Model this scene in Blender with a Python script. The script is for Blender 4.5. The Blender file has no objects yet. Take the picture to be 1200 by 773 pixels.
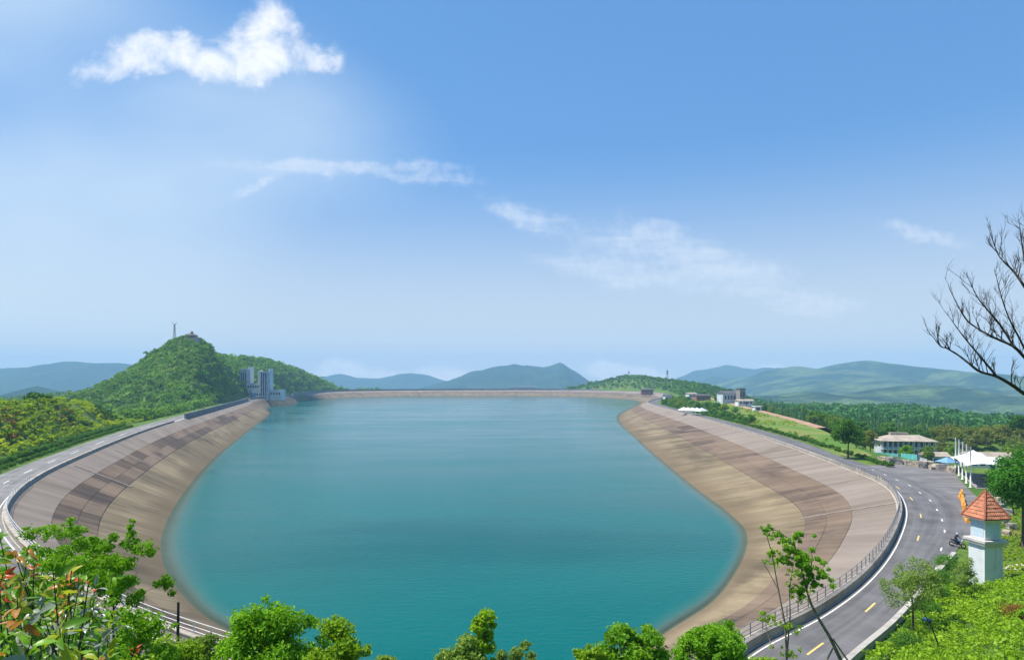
import bpy, bmesh, math, random
import numpy as np
from mathutils import Vector, Matrix
from mathutils.geometry import tessellate_polygon

sc = bpy.context.scene
C = sc.collection
R = math.radians

# ------------------------------------------------------------------ camera
HC, F, YH = 20.0, 782.0, 445.0          # eye height over the crest road, focal length and horizon row of the photograph
cam_d = bpy.data.cameras.new('camera')
cam = bpy.data.objects.new('camera', cam_d); C.objects.link(cam)
cam.location = (0, 0, HC); cam.rotation_euler = (R(90), 0, 0)
cam_d.sensor_width = 36; cam_d.lens = 36 * F / 1200
cam_d.shift_y = (YH - 386.5) / 1200
cam_d.clip_start = 0.1; cam_d.clip_end = 60000
sc.camera = cam

# ------------------------------------------------------------------ sky, sun, exposure
SUN_EL, SUN_AZ = 62.0, -86.0             # azimuth from +Y towards +X (minus = left)
sv = Vector((math.sin(R(SUN_AZ)) * math.cos(R(SUN_EL)), math.cos(R(SUN_AZ)) * math.cos(R(SUN_EL)), math.sin(R(SUN_EL))))
w = bpy.data.worlds.new('World'); sc.world = w; w.use_nodes = True
sc.view_settings.view_transform = 'Standard'
sc.view_settings.look = 'None'
sc.view_settings.exposure = 0.52
sc.view_settings.gamma = 1.0
sc.view_settings.use_curve_mapping = False
sc.render.engine = 'CYCLES'
sc.cycles.max_bounces = 5
sc.cycles.diffuse_bounces = 2
sc.cycles.glossy_bounces = 2
sc.cycles.transmission_bounces = 3
sc.cycles.transparent_max_bounces = 6
sc.cycles.volume_bounces = 1
sc.cycles.use_denoising = True
sc.cycles.use_adaptive_sampling = True
sc.cycles.caustics_reflective = False
sc.cycles.caustics_refractive = False

sun_d = bpy.data.lights.new('sun', 'SUN'); sun_d.energy = 4.8; sun_d.angle = R(0.53); sun_d.color = (1.0, 0.95, 0.87)
sun = bpy.data.objects.new('sun', sun_d); C.objects.link(sun)
sun.rotation_euler = sv.to_track_quat('Z', 'Y').to_euler(); sun.location = (0, 0, 300)


class NT:
    """small helper to write node trees"""
    def __init__(s, tree): s.t = tree; s.n = tree.nodes; s.l = tree.links
    def add(s, kind, **kw):
        nd = s.n.new(kind)
        for k, v in kw.items(): setattr(nd, k, v)
        return nd
    def put(s, sock, v):
        if isinstance(v, bpy.types.NodeSocket): s.l.new(v, sock)
        elif v is not None: sock.default_value = v
    def math(s, op, a, b=None, c=None, clamp=False):
        nd = s.add('ShaderNodeMath', operation=op, use_clamp=clamp)
        for i, v in enumerate((a, b, c)):
            if v is not None: s.put(nd.inputs[i], v)
        return nd.outputs[0]
    def vmath(s, op, a, b=None):
        nd = s.add('ShaderNodeVectorMath', operation=op)
        s.put(nd.inputs[0], a)
        if b is not None: s.put(nd.inputs[1], b)
        return nd.outputs['Value'] if op in ('LENGTH', 'DOT_PRODUCT', 'DISTANCE') else nd.outputs[0]
    def mix(s, fac, a, b, blend='MIX'):
        nd = s.add('ShaderNodeMix', data_type='RGBA', blend_type=blend)
        s.put(nd.inputs[0], fac); s.put(nd.inputs[6], a); s.put(nd.inputs[7], b)
        return nd.outputs[2]
    def ramp(s, v, a, b, c=0.0, d=1.0, smooth=True):
        nd = s.add('ShaderNodeMapRange', interpolation_type='SMOOTHSTEP' if smooth else 'LINEAR')
        for i, q in enumerate((v, a, b, c, d)): s.put(nd.inputs[i], q)
        return nd.outputs[0]
    def noise(s, vec, scale, detail=4.0, rough=0.55, dist=0.0, dim='3D'):
        nd = s.add('ShaderNodeTexNoise', noise_dimensions=dim)
        if vec is not None: s.put(nd.inputs['Vector'], vec)
        nd.inputs['Scale'].default_value = scale; nd.inputs['Detail'].default_value = detail
        nd.inputs['Roughness'].default_value = rough; nd.inputs['Distortion'].default_value = dist
        return nd.outputs[0]
    def mapping(s, vec, loc=(0, 0, 0), rot=(0, 0, 0), scale=(1, 1, 1)):
        nd = s.add('ShaderNodeMapping'); s.put(nd.inputs[0], vec)
        nd.inputs[1].default_value = loc; nd.inputs[2].default_value = rot; nd.inputs[3].default_value = scale
        return nd.outputs[0]


def px_uv(px, py): return ((px - 600) / F, (YH - py) / F)


def build_world():
    T = NT(w.node_tree); T.n.clear()
    out = T.add('ShaderNodeOutputWorld'); bg = T.add('ShaderNodeBackground'); T.l.new(bg.outputs[0], out.inputs[0])
    bg.inputs[1].default_value = 0.10
    sky = T.add('ShaderNodeTexSky', sky_type='NISHITA', sun_disc=False)
    sky.sun_elevation = R(SUN_EL); sky.sun_rotation = R(SUN_AZ); sky.altitude = 600
    sky.air_density = 1.0; sky.dust_density = 0.9; sky.ozone_density = 2.2
    tc = T.add('ShaderNodeTexCoord'); d = tc.outputs['Generated']
    sep = T.add('ShaderNodeSeparateXYZ'); T.l.new(d, sep.inputs[0])
    yy = T.math('MAXIMUM', sep.outputs[1], 0.12)
    u = T.math('DIVIDE', sep.outputs[0], yy); v = T.math('DIVIDE', sep.outputs[2], yy)
    comb = T.add('ShaderNodeCombineXYZ'); T.put(comb.inputs[0], u); T.put(comb.inputs[1], v); uv = comb.outputs[0]
    front = T.ramp(sep.outputs[1], 0.14, 0.3)

    def blobs(lst, vec, edge=1.35):
        tot = None
        for (px, py, rx, ry, rot) in lst:
            cu, cv = px_uv(px, py)
            m = T.add('ShaderNodeMapping', vector_type='TEXTURE'); T.put(m.inputs[0], vec)
            m.inputs[1].default_value = (cu, cv, 0); m.inputs[2].default_value = (0, 0, R(rot)); m.inputs[3].default_value = (rx / F, ry / F, 1)
            ln = T.vmath('LENGTH', m.outputs[0])
            g = T.ramp(ln, edge, 0.0)
            tot = g if tot is None else T.math('SUBTRACT', T.math('ADD', tot, g), T.math('MULTIPLY', tot, g))
        return tot
    def warp(vec, sc_, amt):
        n = T.add('ShaderNodeTexNoise'); T.put(n.inputs['Vector'], vec); n.inputs['Scale'].default_value = sc_; n.inputs['Detail'].default_value = 5; n.inputs['Roughness'].default_value = 0.6
        o = T.vmath('SUBTRACT', n.outputs['Color'], (0.5, 0.5, 0.5)); sc2 = T.add('ShaderNodeVectorMath', operation='SCALE'); T.l.new(o, sc2.inputs[0]); sc2.inputs['Scale'].default_value = amt
        return T.vmath('ADD', vec, sc2.outputs[0])
    # cumulus, upper left
    wuv = warp(uv, 11.0, 0.075)
    nz = T.noise(uv, 17.0, 9.0, 0.62, 0.3)
    cum = blobs([(118, 86, 34, 20, 15), (150, 66, 34, 26, 0), (190, 60, 52, 28, 0), (240, 68, 60, 26, 0), (305, 40, 40, 44, 0), (318, 64, 60, 34, 0), (362, 74, 44, 22, -8), (285, 74, 60, 28, 0)], wuv, 1.6)
    f = T.math('ADD', T.math('MULTIPLY', cum, 0.75), T.math('MULTIPLY', T.math('SUBTRACT', nz, 0.5), 1.7))
    cumf = T.math('MULTIPLY', T.ramp(f, 0.16, 1.02), T.ramp(cum, 0.03, 0.5))
    cumf = T.math('MULTIPLY', cumf, 0.9)
    # veil under it and towards the left
    veil = blobs([(190, 190, 220, 140, 25), (40, 300, 270, 220, 0), (330, 150, 170, 90, -10), (20, 20, 200, 130, 0)], uv)
    vn = T.noise(T.mapping(uv, rot=(0, 0, R(35)), scale=(1.0, 2.2, 1)), 2.2, 3.0, 0.5)
    veilf = T.math('MULTIPLY', T.math('MULTIPLY', veil, T.ramp(vn, 0.25, 0.75, 0.5, 1.0)), 0.6)
    # cirrus streaks
    cir = blobs([(400, 196, 160, 12, -2), (490, 202, 62, 14, -8), (320, 212, 60, 10, 32), (612, 250, 60, 16, -22), (800, 298, 150, 30, -14), (720, 322, 110, 20, -10), (940, 350, 100, 16, -8), (860, 312, 70, 16, -14), (1085, 282, 60, 10, -12), (760, 275, 40, 14, 10)], warp(uv, 6.0, 0.09), 1.7)
    sn = T.noise(T.mapping(uv, rot=(0, 0, R(14)), scale=(5.0, 30.0, 1)), 1.6, 7.0, 0.65, 0.6)
    sn2 = T.noise(uv, 60.0, 5.0, 0.6)
    fc = T.math('ADD', T.math('MULTIPLY', T.math('SUBTRACT', sn, 0.5), 1.5), T.math('MULTIPLY', T.math('SUBTRACT', sn2, 0.5), 1.1))
    fc = T.math('ADD', fc, T.math('MULTIPLY', cir, 0.8))
    cirf = T.math('MULTIPLY', T.math('MULTIPLY', T.ramp(fc, 0.10, 1.25), T.ramp(cir, 0.0, 0.9)), 0.54)
    # low far cumulus over the horizon
    low = blobs([(400, 432, 60, 20, 0), (520, 436, 40, 16, 0), (470, 444, 120, 14, 0), (710, 432, 46, 18, 0), (750, 440, 70, 16, 0), (580, 446, 60, 10, 0), (900, 432, 30, 10, 0), (1060, 446, 200, 12, 0)], uv)
    ln = T.noise(T.mapping(uv, scale=(1, 1.7, 1)), 26.0, 6.0, 0.6)
    lf = T.math('ADD', T.math('MULTIPLY', low, 0.9), T.math('MULTIPLY', T.math('SUBTRACT', ln, 0.5), 1.5))
    lowf = T.math('MULTIPLY', T.math('MULTIPLY', T.ramp(lf, 0.4, 0.95), T.ramp(low, 0.0, 0.3)), 0.7)
    # soft general whitening: thin high haze all over the sky, thicker low down
    el = sep.outputs[2]
    hz = T.ramp(el, 0.34, 0.0, 0.0, 0.85)
    hs = T.add('ShaderNodeHueSaturation'); hs.inputs['Saturation'].default_value = 1.2; hs.inputs['Value'].default_value = 1.25; T.l.new(sky.outputs[0], hs.inputs['Color'])
    col = T.mix(0.6, hs.outputs[0], (0.95, 2.55, 5.4, 1))
    col = T.mix(hz, col, (5.5, 5.65, 5.7, 1))
    for fac, c in ((veilf, (5.4, 6.4, 7.2, 1)), (cirf, (6.4, 6.8, 7.4, 1)), (lowf, (8.2, 7.6, 7.5, 1)), (cumf, (8.0, 8.0, 8.1, 1))):
        col = T.mix(T.math('MULTIPLY', fac, front), col, c)
    T.l.new(col, bg.inputs[0])
build_world()

# ------------------------------------------------------------------ helpers
def P(px, py, z=0.0):
    d = (HC - z) * F / (py - YH)
    return np.array(((px - 600) / F * d, d, z))
def Q(px, py, d): return np.array(((px - 600) / F * d, d, HC + (YH - py) / F * d))

def np_mesh(name, v, faces, mats=(), var=None, uv=None, smooth=False, midx=None):
    """faces: (n,k) int array, all of one size, or list of such arrays"""
    v = np.asarray(v, dtype=np.float32).reshape(-1, 3)
    fl = faces if isinstance(faces, (list, tuple)) else [faces]
    fl = [np.asarray(f, dtype=np.int32) for f in fl if len(f)]
    me = bpy.data.meshes.new(name)
    me.vertices.add(len(v)); me.vertices.foreach_set('co', v.ravel())
    loops = np.concatenate([f.ravel() for f in fl]); tot = np.concatenate([np.full(len(f), f.shape[1], np.int32) for f in fl])
    me.loops.add(len(loops)); me.loops.foreach_set('vertex_index', loops)
    me.polygons.add(len(tot)); st = np.concatenate(([0], np.cumsum(tot)[:-1])).astype(np.int32)
    me.polygons.foreach_set('loop_start', st)
    me.polygons.foreach_set('use_smooth', np.full(len(tot), bool(smooth)))
    if midx is not None: me.polygons.foreach_set('material_index', np.asarray(midx, np.int32))
    for m in (mats if isinstance(mats, (list, tuple)) else [mats]): me.materials.append(m)
    me.update(calc_edges=True)
    if var is not None:
        a = me.attributes.new('var', 'FLOAT', 'POINT'); a.data.foreach_set('value', np.asarray(var, np.float32))
    if uv is not None:
        l = me.uv_layers.new(name='UVMap'); l.data.foreach_set('uv', np.asarray(uv, np.float32)[loops].ravel())
    return me

def link(name, me, parent=None, loc=None, rz=0.0, scale=None):
    o = bpy.data.objects.new(name, me); C.objects.link(o)
    if loc is not None: o.location = loc
    if rz: o.rotation_euler = (0, 0, rz)
    if scale is not None: o.scale = scale if hasattr(scale, '__len__') else (scale,) * 3
    if parent is not None: o.parent = parent
    return o
def tag(o, label=None, cat=None, group=None, kind=None):
    if label: o['label'] = label
    if cat: o['category'] = cat
    if group: o['group'] = group
    if kind: o['kind'] = kind
    return o
def thing(name, label, cat, loc=(0, 0, 0), rz=0.0, group=None, scale=None):
    return tag(link(name, None, None, loc, rz, scale), label, cat, group)
def copy_tree(o, parent=None):
    c = o.copy(); C.objects.link(c); c.parent = parent
    for ch in list(o.children): copy_tree(ch, c)
    return c

class MB:
    """collects boxes, tubes and polygons, then links them as one mesh"""
    def __init__(s): s.v = []; s.f = []
    def add(s, v, f):
        b = len(s.v); s.v += [tuple(map(float, p)) for p in v]; s.f += [tuple(i + b for i in q) for q in f]; return s
    def box(s, cx, cy, cz, sx, sy, sz, rz=0.0, bev=0.0, taper=1.0):
        """centre x,y ; bottom z ; full sizes"""
        v = []
        for z, k in ((0, 1.0), (sz, taper)):
            for a, b in ((-1, -1), (1, -1), (1, 1), (-1, 1)): v.append((a * sx / 2 * k, b * sy / 2 * k, z))
        c, q = math.cos(rz), math.sin(rz)
        v = [(cx + x * c - y * q, cy + x * q + y * c, cz + z) for x, y, z in v]
        return s.add(v, [(3, 2, 1, 0), (4, 5, 6, 7), (0, 1, 5, 4), (1, 2, 6, 5), (2, 3, 7, 6), (3, 0, 4, 7)])
    def tube(s, pts, rad, n=6):
        v, f = tube(pts, rad, n); return s.add(v, f)
    def prism(s, poly, z0, z1):
        n = len(poly); v = [(x, y, z0) for x, y in poly] + [(x, y, z1) for x, y in poly]
        f = [tuple(range(n))[::-1], tuple(range(n, 2 * n))] + [(i, (i + 1) % n, n + (i + 1) % n, n + i) for i in range(n)]
        return s.add(v, f)
    def mesh(s, name, m, smooth=False):
        me = bpy.data.meshes.new(name); me.from_pydata(s.v, [], s.f); me.materials.append(m)
        if smooth: me.polygons.foreach_set('use_smooth', np.ones(len(me.polygons), bool))
        me.update(); return me
    def build(s, name, m, parent=None, smooth=False, loc=None, rz=0.0): return link(name, s.mesh(name, m, smooth), parent, loc, rz)

def tube(pts, rad, n=6, cap=True):
    pts = [Vector(p) for p in pts]; v = []; f = []
    rad = rad if hasattr(rad, '__len__') else [rad] * len(pts)
    for i, p in enumerate(pts):
        t = (pts[min(i + 1, len(pts) - 1)] - pts[max(i - 1, 0)]).normalized()
        a = t.orthogonal().normalized() if abs(t.z) < 0.99 else Vector((1, 0, 0)); 
        ref = Vector((0, 0, 1)) if abs(t.z) < 0.9 else Vector((1, 0, 0))
        a = t.cross(ref).normalized(); b = t.cross(a)
        for k in range(n):
            g = 2 * math.pi * k / n; v.append(tuple(p + (a * math.cos(g) + b * math.sin(g)) * rad[i]))
    for i in range(len(pts) - 1):
        for k in range(n): f.append((i * n + k, i * n + (k + 1) % n, (i + 1) * n + (k + 1) % n, (i + 1) * n + k))
    if cap: f.append(tuple(range(n))); f.append(tuple(range((len(pts) - 1) * n, len(pts) * n))[::-1])
    return v, f

def catmull(pts, n=10, closed=True):
    p = np.asarray(pts, float); out = []; N = len(p)
    for i in range(N if closed else N - 1):
        if closed: a, b, c, d = p[(i - 1) % N], p[i], p[(i + 1) % N], p[(i + 2) % N]
        else: a, b, c, d = p[max(i - 1, 0)], p[i], p[i + 1], p[min(i + 2, N - 1)]
        t0 = 0.0; al = 0.5
        t1 = t0 + max(np.linalg.norm(b[:2] - a[:2]), 1e-3) ** al; t2 = t1 + max(np.linalg.norm(c[:2] - b[:2]), 1e-3) ** al; t3 = t2 + max(np.linalg.norm(d[:2] - c[:2]), 1e-3) ** al
        for k in range(n):
            t = t1 + (t2 - t1) * k / n
            A1 = (t1 - t) / (t1 - t0) * a + (t - t0) / (t1 - t0) * b; A2 = (t2 - t) / (t2 - t1) * b + (t - t1) / (t2 - t1) * c; A3 = (t3 - t) / (t3 - t2) * c + (t - t2) / (t3 - t2) * d
            B1 = (t2 - t) / (t2 - t0) * A1 + (t - t0) / (t2 - t0) * A2; B2 = (t3 - t) / (t3 - t1) * A2 + (t - t1) / (t3 - t1) * A3
            out.append((t2 - t) / (t2 - t1) * B1 + (t - t1) / (t2 - t1) * B2)
    if not closed: out.append(p[-1])
    return np.array(out)

def sstep(x, a, b):
    t = np.clip((x - a) / (b - a), 0, 1); return t * t * (3 - 2 * t)

_rs = np.random.RandomState(5)
_LAT = _rs.rand(64, 64)
def vnoise(x, y):
    x = np.asarray(x, float); y = np.asarray(y, float)
    xi = np.floor(x).astype(int); yi = np.floor(y).astype(int); fx = x - xi; fy = y - yi
    fx = fx * fx * (3 - 2 * fx); fy = fy * fy * (3 - 2 * fy)
    g = lambda a, b: _LAT[a % 64, b % 64]
    return (g(xi, yi) * (1 - fx) + g(xi + 1, yi) * fx) * (1 - fy) + (g(xi, yi + 1) * (1 - fx) + g(xi + 1, yi + 1) * fx) * fy
def fbm(x, y, o=4):
    s = 0; a = 1.0; t = 0
    for k in range(o): s = s + a * vnoise(x * 2 ** k + 17.3 * k, y * 2 ** k + 9.1 * k); t += a; a *= 0.5
    return s / t

# ------------------------------------------------------------------ materials
def new_mat(name):
    m = bpy.data.materials.new(name); m.use_nodes = True; t = NT(m.node_tree); t.n.clear()
    out = t.add('ShaderNodeOutputMaterial'); b = t.add('ShaderNodeBsdfPrincipled'); t.l.new(b.outputs[0], out.inputs[0])
    b.inputs['Roughness'].default_value = 0.8; b.inputs['Specular IOR Level'].default_value = 0.25
    return m, t, b, out
def plain(name, col, rough=0.7, var=0.18, scale=3.0, metal=0.0, bump=0.0, spec=0.3):
    m, t, b, out = new_mat(name)
    tc = t.add('ShaderNodeTexCoord'); n = t.noise(tc.outputs['Object'], scale, 5.0, 0.6)
    c = t.mix(t.ramp(n, 0.25, 0.75), tuple(k * (1 - var) for k in col) + (1,), tuple(min(1, k * (1 + var)) for k in col) + (1,))
    t.l.new(c, b.inputs['Base Color']); b.inputs['Roughness'].default_value = rough; b.inputs['Metallic'].default_value = metal
    b.inputs['Specular IOR Level'].default_value = spec
    if bump:
        bn = t.add('ShaderNodeBump'); bn.inputs['Strength'].default_value = bump; bn.inputs['Distance'].default_value = 0.02
        t.l.new(t.noise(tc.outputs['Object'], scale * 8, 4.0, 0.6), bn.inputs['Height']); t.l.new(bn.outputs[0], b.inputs['Normal'])
    return m
def leaf_mat(name, lo, hi, trans=0.35, obj_var=0.25, warm=None, rough=0.55):
    m, t, b, out = new_mat(name)
    at = t.add('ShaderNodeAttribute', attribute_name='var')
    c = t.mix(at.outputs['Fac'], lo + (1,), hi + (1,))
    oi = t.add('ShaderNodeObjectInfo')
    if warm: c = t.mix(t.math('MULTIPLY', t.ramp(oi.outputs['Random'], 0.45, 1.0), 0.75), c, warm + (1,))
    hs = t.add('ShaderNodeHueSaturation'); t.l.new(c, hs.inputs['Color'])
    t.put(hs.inputs['Value'], t.ramp(oi.outputs['Random'], 0, 1, 1 - obj_var, 1 + obj_var, smooth=False))
    c = hs.outputs[0]
    t.l.new(c, b.inputs['Base Color']); b.inputs['Roughness'].default_value = rough
    tr = t.add('ShaderNodeBsdfTranslucent'); t.l.new(t.mix(0.5, c, (hi[0] * 1.25, hi[1] * 1.2, hi[2] * 0.6, 1)), tr.inputs[0])
    mx = t.add('ShaderNodeMixShader'); mx.inputs[0].default_value = trans
    t.l.new(b.outputs[0], mx.inputs[1]); t.l.new(tr.outputs[0], mx.inputs[2]); t.l.new(mx.outputs[0], out.inputs[0])
    return m

M = {}
M['concrete'] = plain('concrete', (0.40, 0.37, 0.33), 0.85, 0.25, 0.7, bump=0.3)
M['parapet'] = plain('parapet_concrete', (0.36, 0.31, 0.26), 0.85, 0.30, 0.6, bump=0.3)
M['wall_dark'] = plain('shade_dark_wall', (0.20, 0.20, 0.20), 0.9, 0.35, 0.3)  # darker than the parapet: shade on the tall walls' lake faces put into the colour
M['rib'] = plain('rib_concrete', (0.235, 0.195, 0.160), 0.9, 0.25, 0.5)
M['rail'] = plain('rail_metal', (0.28, 0.27, 0.28), 0.5, 0.2, 4, 0.3)
M['rail_white'] = plain('rail_white_paint', (0.72, 0.70, 0.68), 0.5, 0.1, 4)
M['white'] = plain('white_paint', (0.74, 0.75, 0.77), 0.6, 0.08, 1.5)
M['offwhite'] = plain('offwhite_render', (0.66, 0.66, 0.66), 0.8, 0.12, 0.4)
M['greyblue'] = plain('grey_blue_render', (0.50, 0.54, 0.58), 0.8, 0.28, 0.25)
M['glass'] = plain('dark_glass', (0.03, 0.05, 0.07), 0.12, 0.2, 1.0, spec=0.6)
M['dark'] = plain('dark_metal', (0.03, 0.03, 0.035), 0.5, 0.2, 3)
M['rubber'] = plain('rubber', (0.015, 0.015, 0.016), 0.8, 0.2, 8)
M['bark'] = plain('bark', (0.10, 0.075, 0.055), 0.9, 0.35, 6, bump=0.6)
M['bark_dark'] = plain('bark_dark', (0.050, 0.040, 0.036), 0.9, 0.5, 9, bump=0.5)
M['bark_pale'] = plain('bark_pale', (0.20, 0.17, 0.13), 0.9, 0.4, 5, bump=0.5)
M['tile'] = plain('clay_tile', (0.47, 0.185, 0.100), 0.75, 0.35, 2.5, bump=0.2)
M['tile_ridge'] = plain('clay_ridge', (0.33, 0.10, 0.06), 0.75, 0.3, 3.0)
M['roof_tan'] = plain('tan_roof', (0.36, 0.30, 0.24), 0.85, 0.25, 0.3)
M['roof_dark'] = plain('dark_roof', (0.10, 0.10, 0.11), 0.8, 0.25, 0.3)
M['stone'] = plain('beige_stone', (0.42, 0.35, 0.26), 0.9, 0.4, 1.2, bump=0.5)
M['stone2'] = plain('grey_stone', (0.27, 0.25, 0.23), 0.9, 0.4, 1.2, bump=0.5)
M['orange'] = plain('orange_plastic', (0.75, 0.30, 0.03), 0.5, 0.2, 1.0)
M['teal'] = plain('turquoise_sheet', (0.12, 0.50, 0.46), 0.6, 0.15, 0.5)
M['bluecloth'] = plain('blue_awning', (0.16, 0.32, 0.52), 0.7, 0.15, 1.0)
M['membrane'] = plain('white_membrane', (0.80, 0.80, 0.82), 0.6, 0.04, 0.6)
M['redbrick'] = plain('red_brick', (0.30, 0.14, 0.10), 0.85, 0.3, 0.5)
M['jacket'] = plain('navy_jacket', (0.02, 0.035, 0.075), 0.8, 0.3, 6)
M['trousers'] = plain('dark_trousers', (0.022, 0.022, 0.028), 0.85, 0.3, 6)
M['skin'] = plain('skin', (0.45, 0.27, 0.19), 0.6, 0.1, 6)
M['helmet'] = plain('pale_helmet', (0.45, 0.50, 0.58), 0.35, 0.1, 3)
M['binblue'] = plain('blue_lid', (0.06, 0.16, 0.32), 0.5, 0.2, 3)

L = {
    'forest': leaf_mat('leaf_forest', (0.050, 0.150, 0.018), (0.200, 0.380, 0.030), 0.38, 0.2),
    'shrub': leaf_mat('leaf_shrub', (0.170, 0.310, 0.010), (0.430, 0.540, 0.022), 0.45, 0.2),
    'hedge': leaf_mat('leaf_hedge', (0.042, 0.150, 0.012), (0.140, 0.320, 0.022), 0.32, 0.25),
    'bright': leaf_mat('leaf_bright', (0.065, 0.220, 0.009), (0.270, 0.520, 0.016), 0.42, 0.12),
    'lime': leaf_mat('leaf_lime', (0.150, 0.320, 0.008), (0.350, 0.530, 0.022), 0.38, 0.12),
    'olive': leaf_mat('leaf_olive', (0.120, 0.240, 0.030), (0.310, 0.430, 0.075), 0.40, 0.15),
    'broad': leaf_mat('leaf_broad', (0.040, 0.150, 0.012), (0.130, 0.320, 0.020), 0.34, 0.3, warm=(0.20, 0.23, 0.02)),
    'broad2': leaf_mat('leaf_big_tree', (0.030, 0.150, 0.012), (0.110, 0.320, 0.020), 0.34, 0.1),
    'brown': leaf_mat('leaf_yellowing', (0.110, 0.170, 0.022), (0.270, 0.290, 0.050), 0.3, 0.3),
    'conifer': leaf_mat('leaf_conifer', (0.022, 0.100, 0.026), (0.075, 0.215, 0.040), 0.25, 0.25),
    'rust': leaf_mat('leaf_rust', (0.230, 0.085, 0.025), (0.360, 0.190, 0.040), 0.25, 0.2),
    'red': leaf_mat('leaf_red', (0.50, 0.03, 0.02), (0.62, 0.12, 0.04), 0.3, 0.2, rough=0.35),
    'pg': leaf_mat('leaf_glossy_green', (0.070, 0.200, 0.012), (0.190, 0.360, 0.020), 0.35, 0.3, rough=0.38),
    'py': leaf_mat('leaf_glossy_yellow', (0.240, 0.330, 0.015), (0.420, 0.440, 0.035), 0.4, 0.25, rough=0.4),
    'po': leaf_mat('leaf_glossy_orange', (0.380, 0.140, 0.020), (0.480, 0.230, 0.050), 0.35, 0.25, rough=0.3),
    'ps': leaf_mat('leaf_glossy_silver', (0.180, 0.220, 0.150), (0.340, 0.370, 0.290), 0.15, 0.2, rough=0.22),
}

def terrain_mat():
    m, t, b, out = new_mat('hill_ground')
    g = t.add('ShaderNodeNewGeometry').outputs['Position']
    n1 = t.noise(g, 0.03, 5, 0.6); n2 = t.noise(g, 0.5, 5, 0.65)
    c = t.mix(t.ramp(n1, 0.35, 0.65), (0.060, 0.130, 0.014, 1), (0.110, 0.175, 0.022, 1))
    c = t.mix(t.ramp(n2, 0.45, 0.75), c, (0.035, 0.080, 0.014, 1))
    n3 = t.noise(g, 0.11, 4, 0.6)
    c = t.mix(t.math('MULTIPLY', t.ramp(n3, 0.60, 0.72), 0.7), c, (0.24, 0.15, 0.06, 1))
    t.l.new(c, b.inputs['Base Color']); b.inputs['Roughness'].default_value = 0.95
    return m
M['terrain'] = terrain_mat()
def lawn_mat():
    m, t, b, out = new_mat('lawn_grass')
    g = t.add('ShaderNodeNewGeometry').outputs['Position']
    n1 = t.noise(t.mapping(g, rot=(0, 0, R(-12)), scale=(0.10, 0.022, 1)), 1.0, 5, 0.6); n2 = t.noise(g, 1.6, 4, 0.7)
    c = t.mix(t.ramp(n1, 0.36, 0.62), (0.085, 0.175, 0.018, 1), (0.185, 0.205, 0.045, 1))
    c = t.mix(t.math('MULTIPLY', t.ramp(n2, 0.42, 0.7), 0.5), c, (0.055, 0.160, 0.012, 1))
    n3 = t.noise(g, 0.07, 3, 0.5)
    c = t.mix(t.math('MULTIPLY', t.ramp(n3, 0.53, 0.68), 0.7), c, (0.26, 0.20, 0.085, 1))
    t.l.new(c, b.inputs['Base Color']); b.inputs['Roughness'].default_value = 0.95
    return m
M['lawn'] = lawn_mat()
M['soil'] = plain('bare_soil', (0.36, 0.22, 0.14), 0.95, 0.3, 0.1)
def asphalt_mat(name, col):
    m, t, b, out = new_mat(name)
    g = t.add('ShaderNodeNewGeometry').outputs['Position']
    uv = t.add('ShaderNodeUVMap').outputs[0]
    n1 = t.noise(t.mapping(uv, scale=(0.03, 0.9, 1)), 1.0, 4, 0.6); n2 = t.noise(g, 0.25, 4, 0.6); n3 = t.noise(g, 40.0, 2, 0.6)
    k = t.math('ADD', t.math('MULTIPLY', n1, 0.5), t.math('ADD', t.math('MULTIPLY', n2, 0.45), t.math('MULTIPLY', n3, 0.3)))
    c = t.mix(t.ramp(k, 0.44, 0.82), tuple(x * 0.66 for x in col) + (1,), tuple(x * 1.42 for x in col) + (1,))
    pt = t.noise(t.mapping(uv, scale=(0.012, 0.12, 1)), 1.0, 2, 0.4)
    c = t.mix(t.math('MULTIPLY', t.ramp(pt, 0.56, 0.60), 0.3), c, tuple(x * 0.55 for x in col) + (1,))
    t.l.new(c, b.inputs['Base Color']); b.inputs['Roughness'].default_value = 0.85
    return m
M['asphalt'] = asphalt_mat('asphalt', (0.128, 0.122, 0.122))
M['asphalt_pale'] = asphalt_mat('pale_asphalt', (0.185, 0.178, 0.168))
M['asphalt2'] = asphalt_mat('worn_asphalt', (0.165, 0.155, 0.150))
def paint(name, col):
    m, t, b, out = new_mat(name)
    g = t.add('ShaderNodeNewGeometry').outputs['Position']
    n = t.noise(g, 2.5, 6, 0.7)
    t.l.new(t.mix(t.ramp(n, 0.55, 0.75), col + (1,), tuple(x * 0.55 for x in col) + (1,)), b.inputs['Base Color'])
    return m
M['paint_w'] = paint('road_paint_white', (0.70, 0.69, 0.66)); M['paint_y'] = paint('road_paint_yellow', (0.72, 0.50, 0.14))

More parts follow.
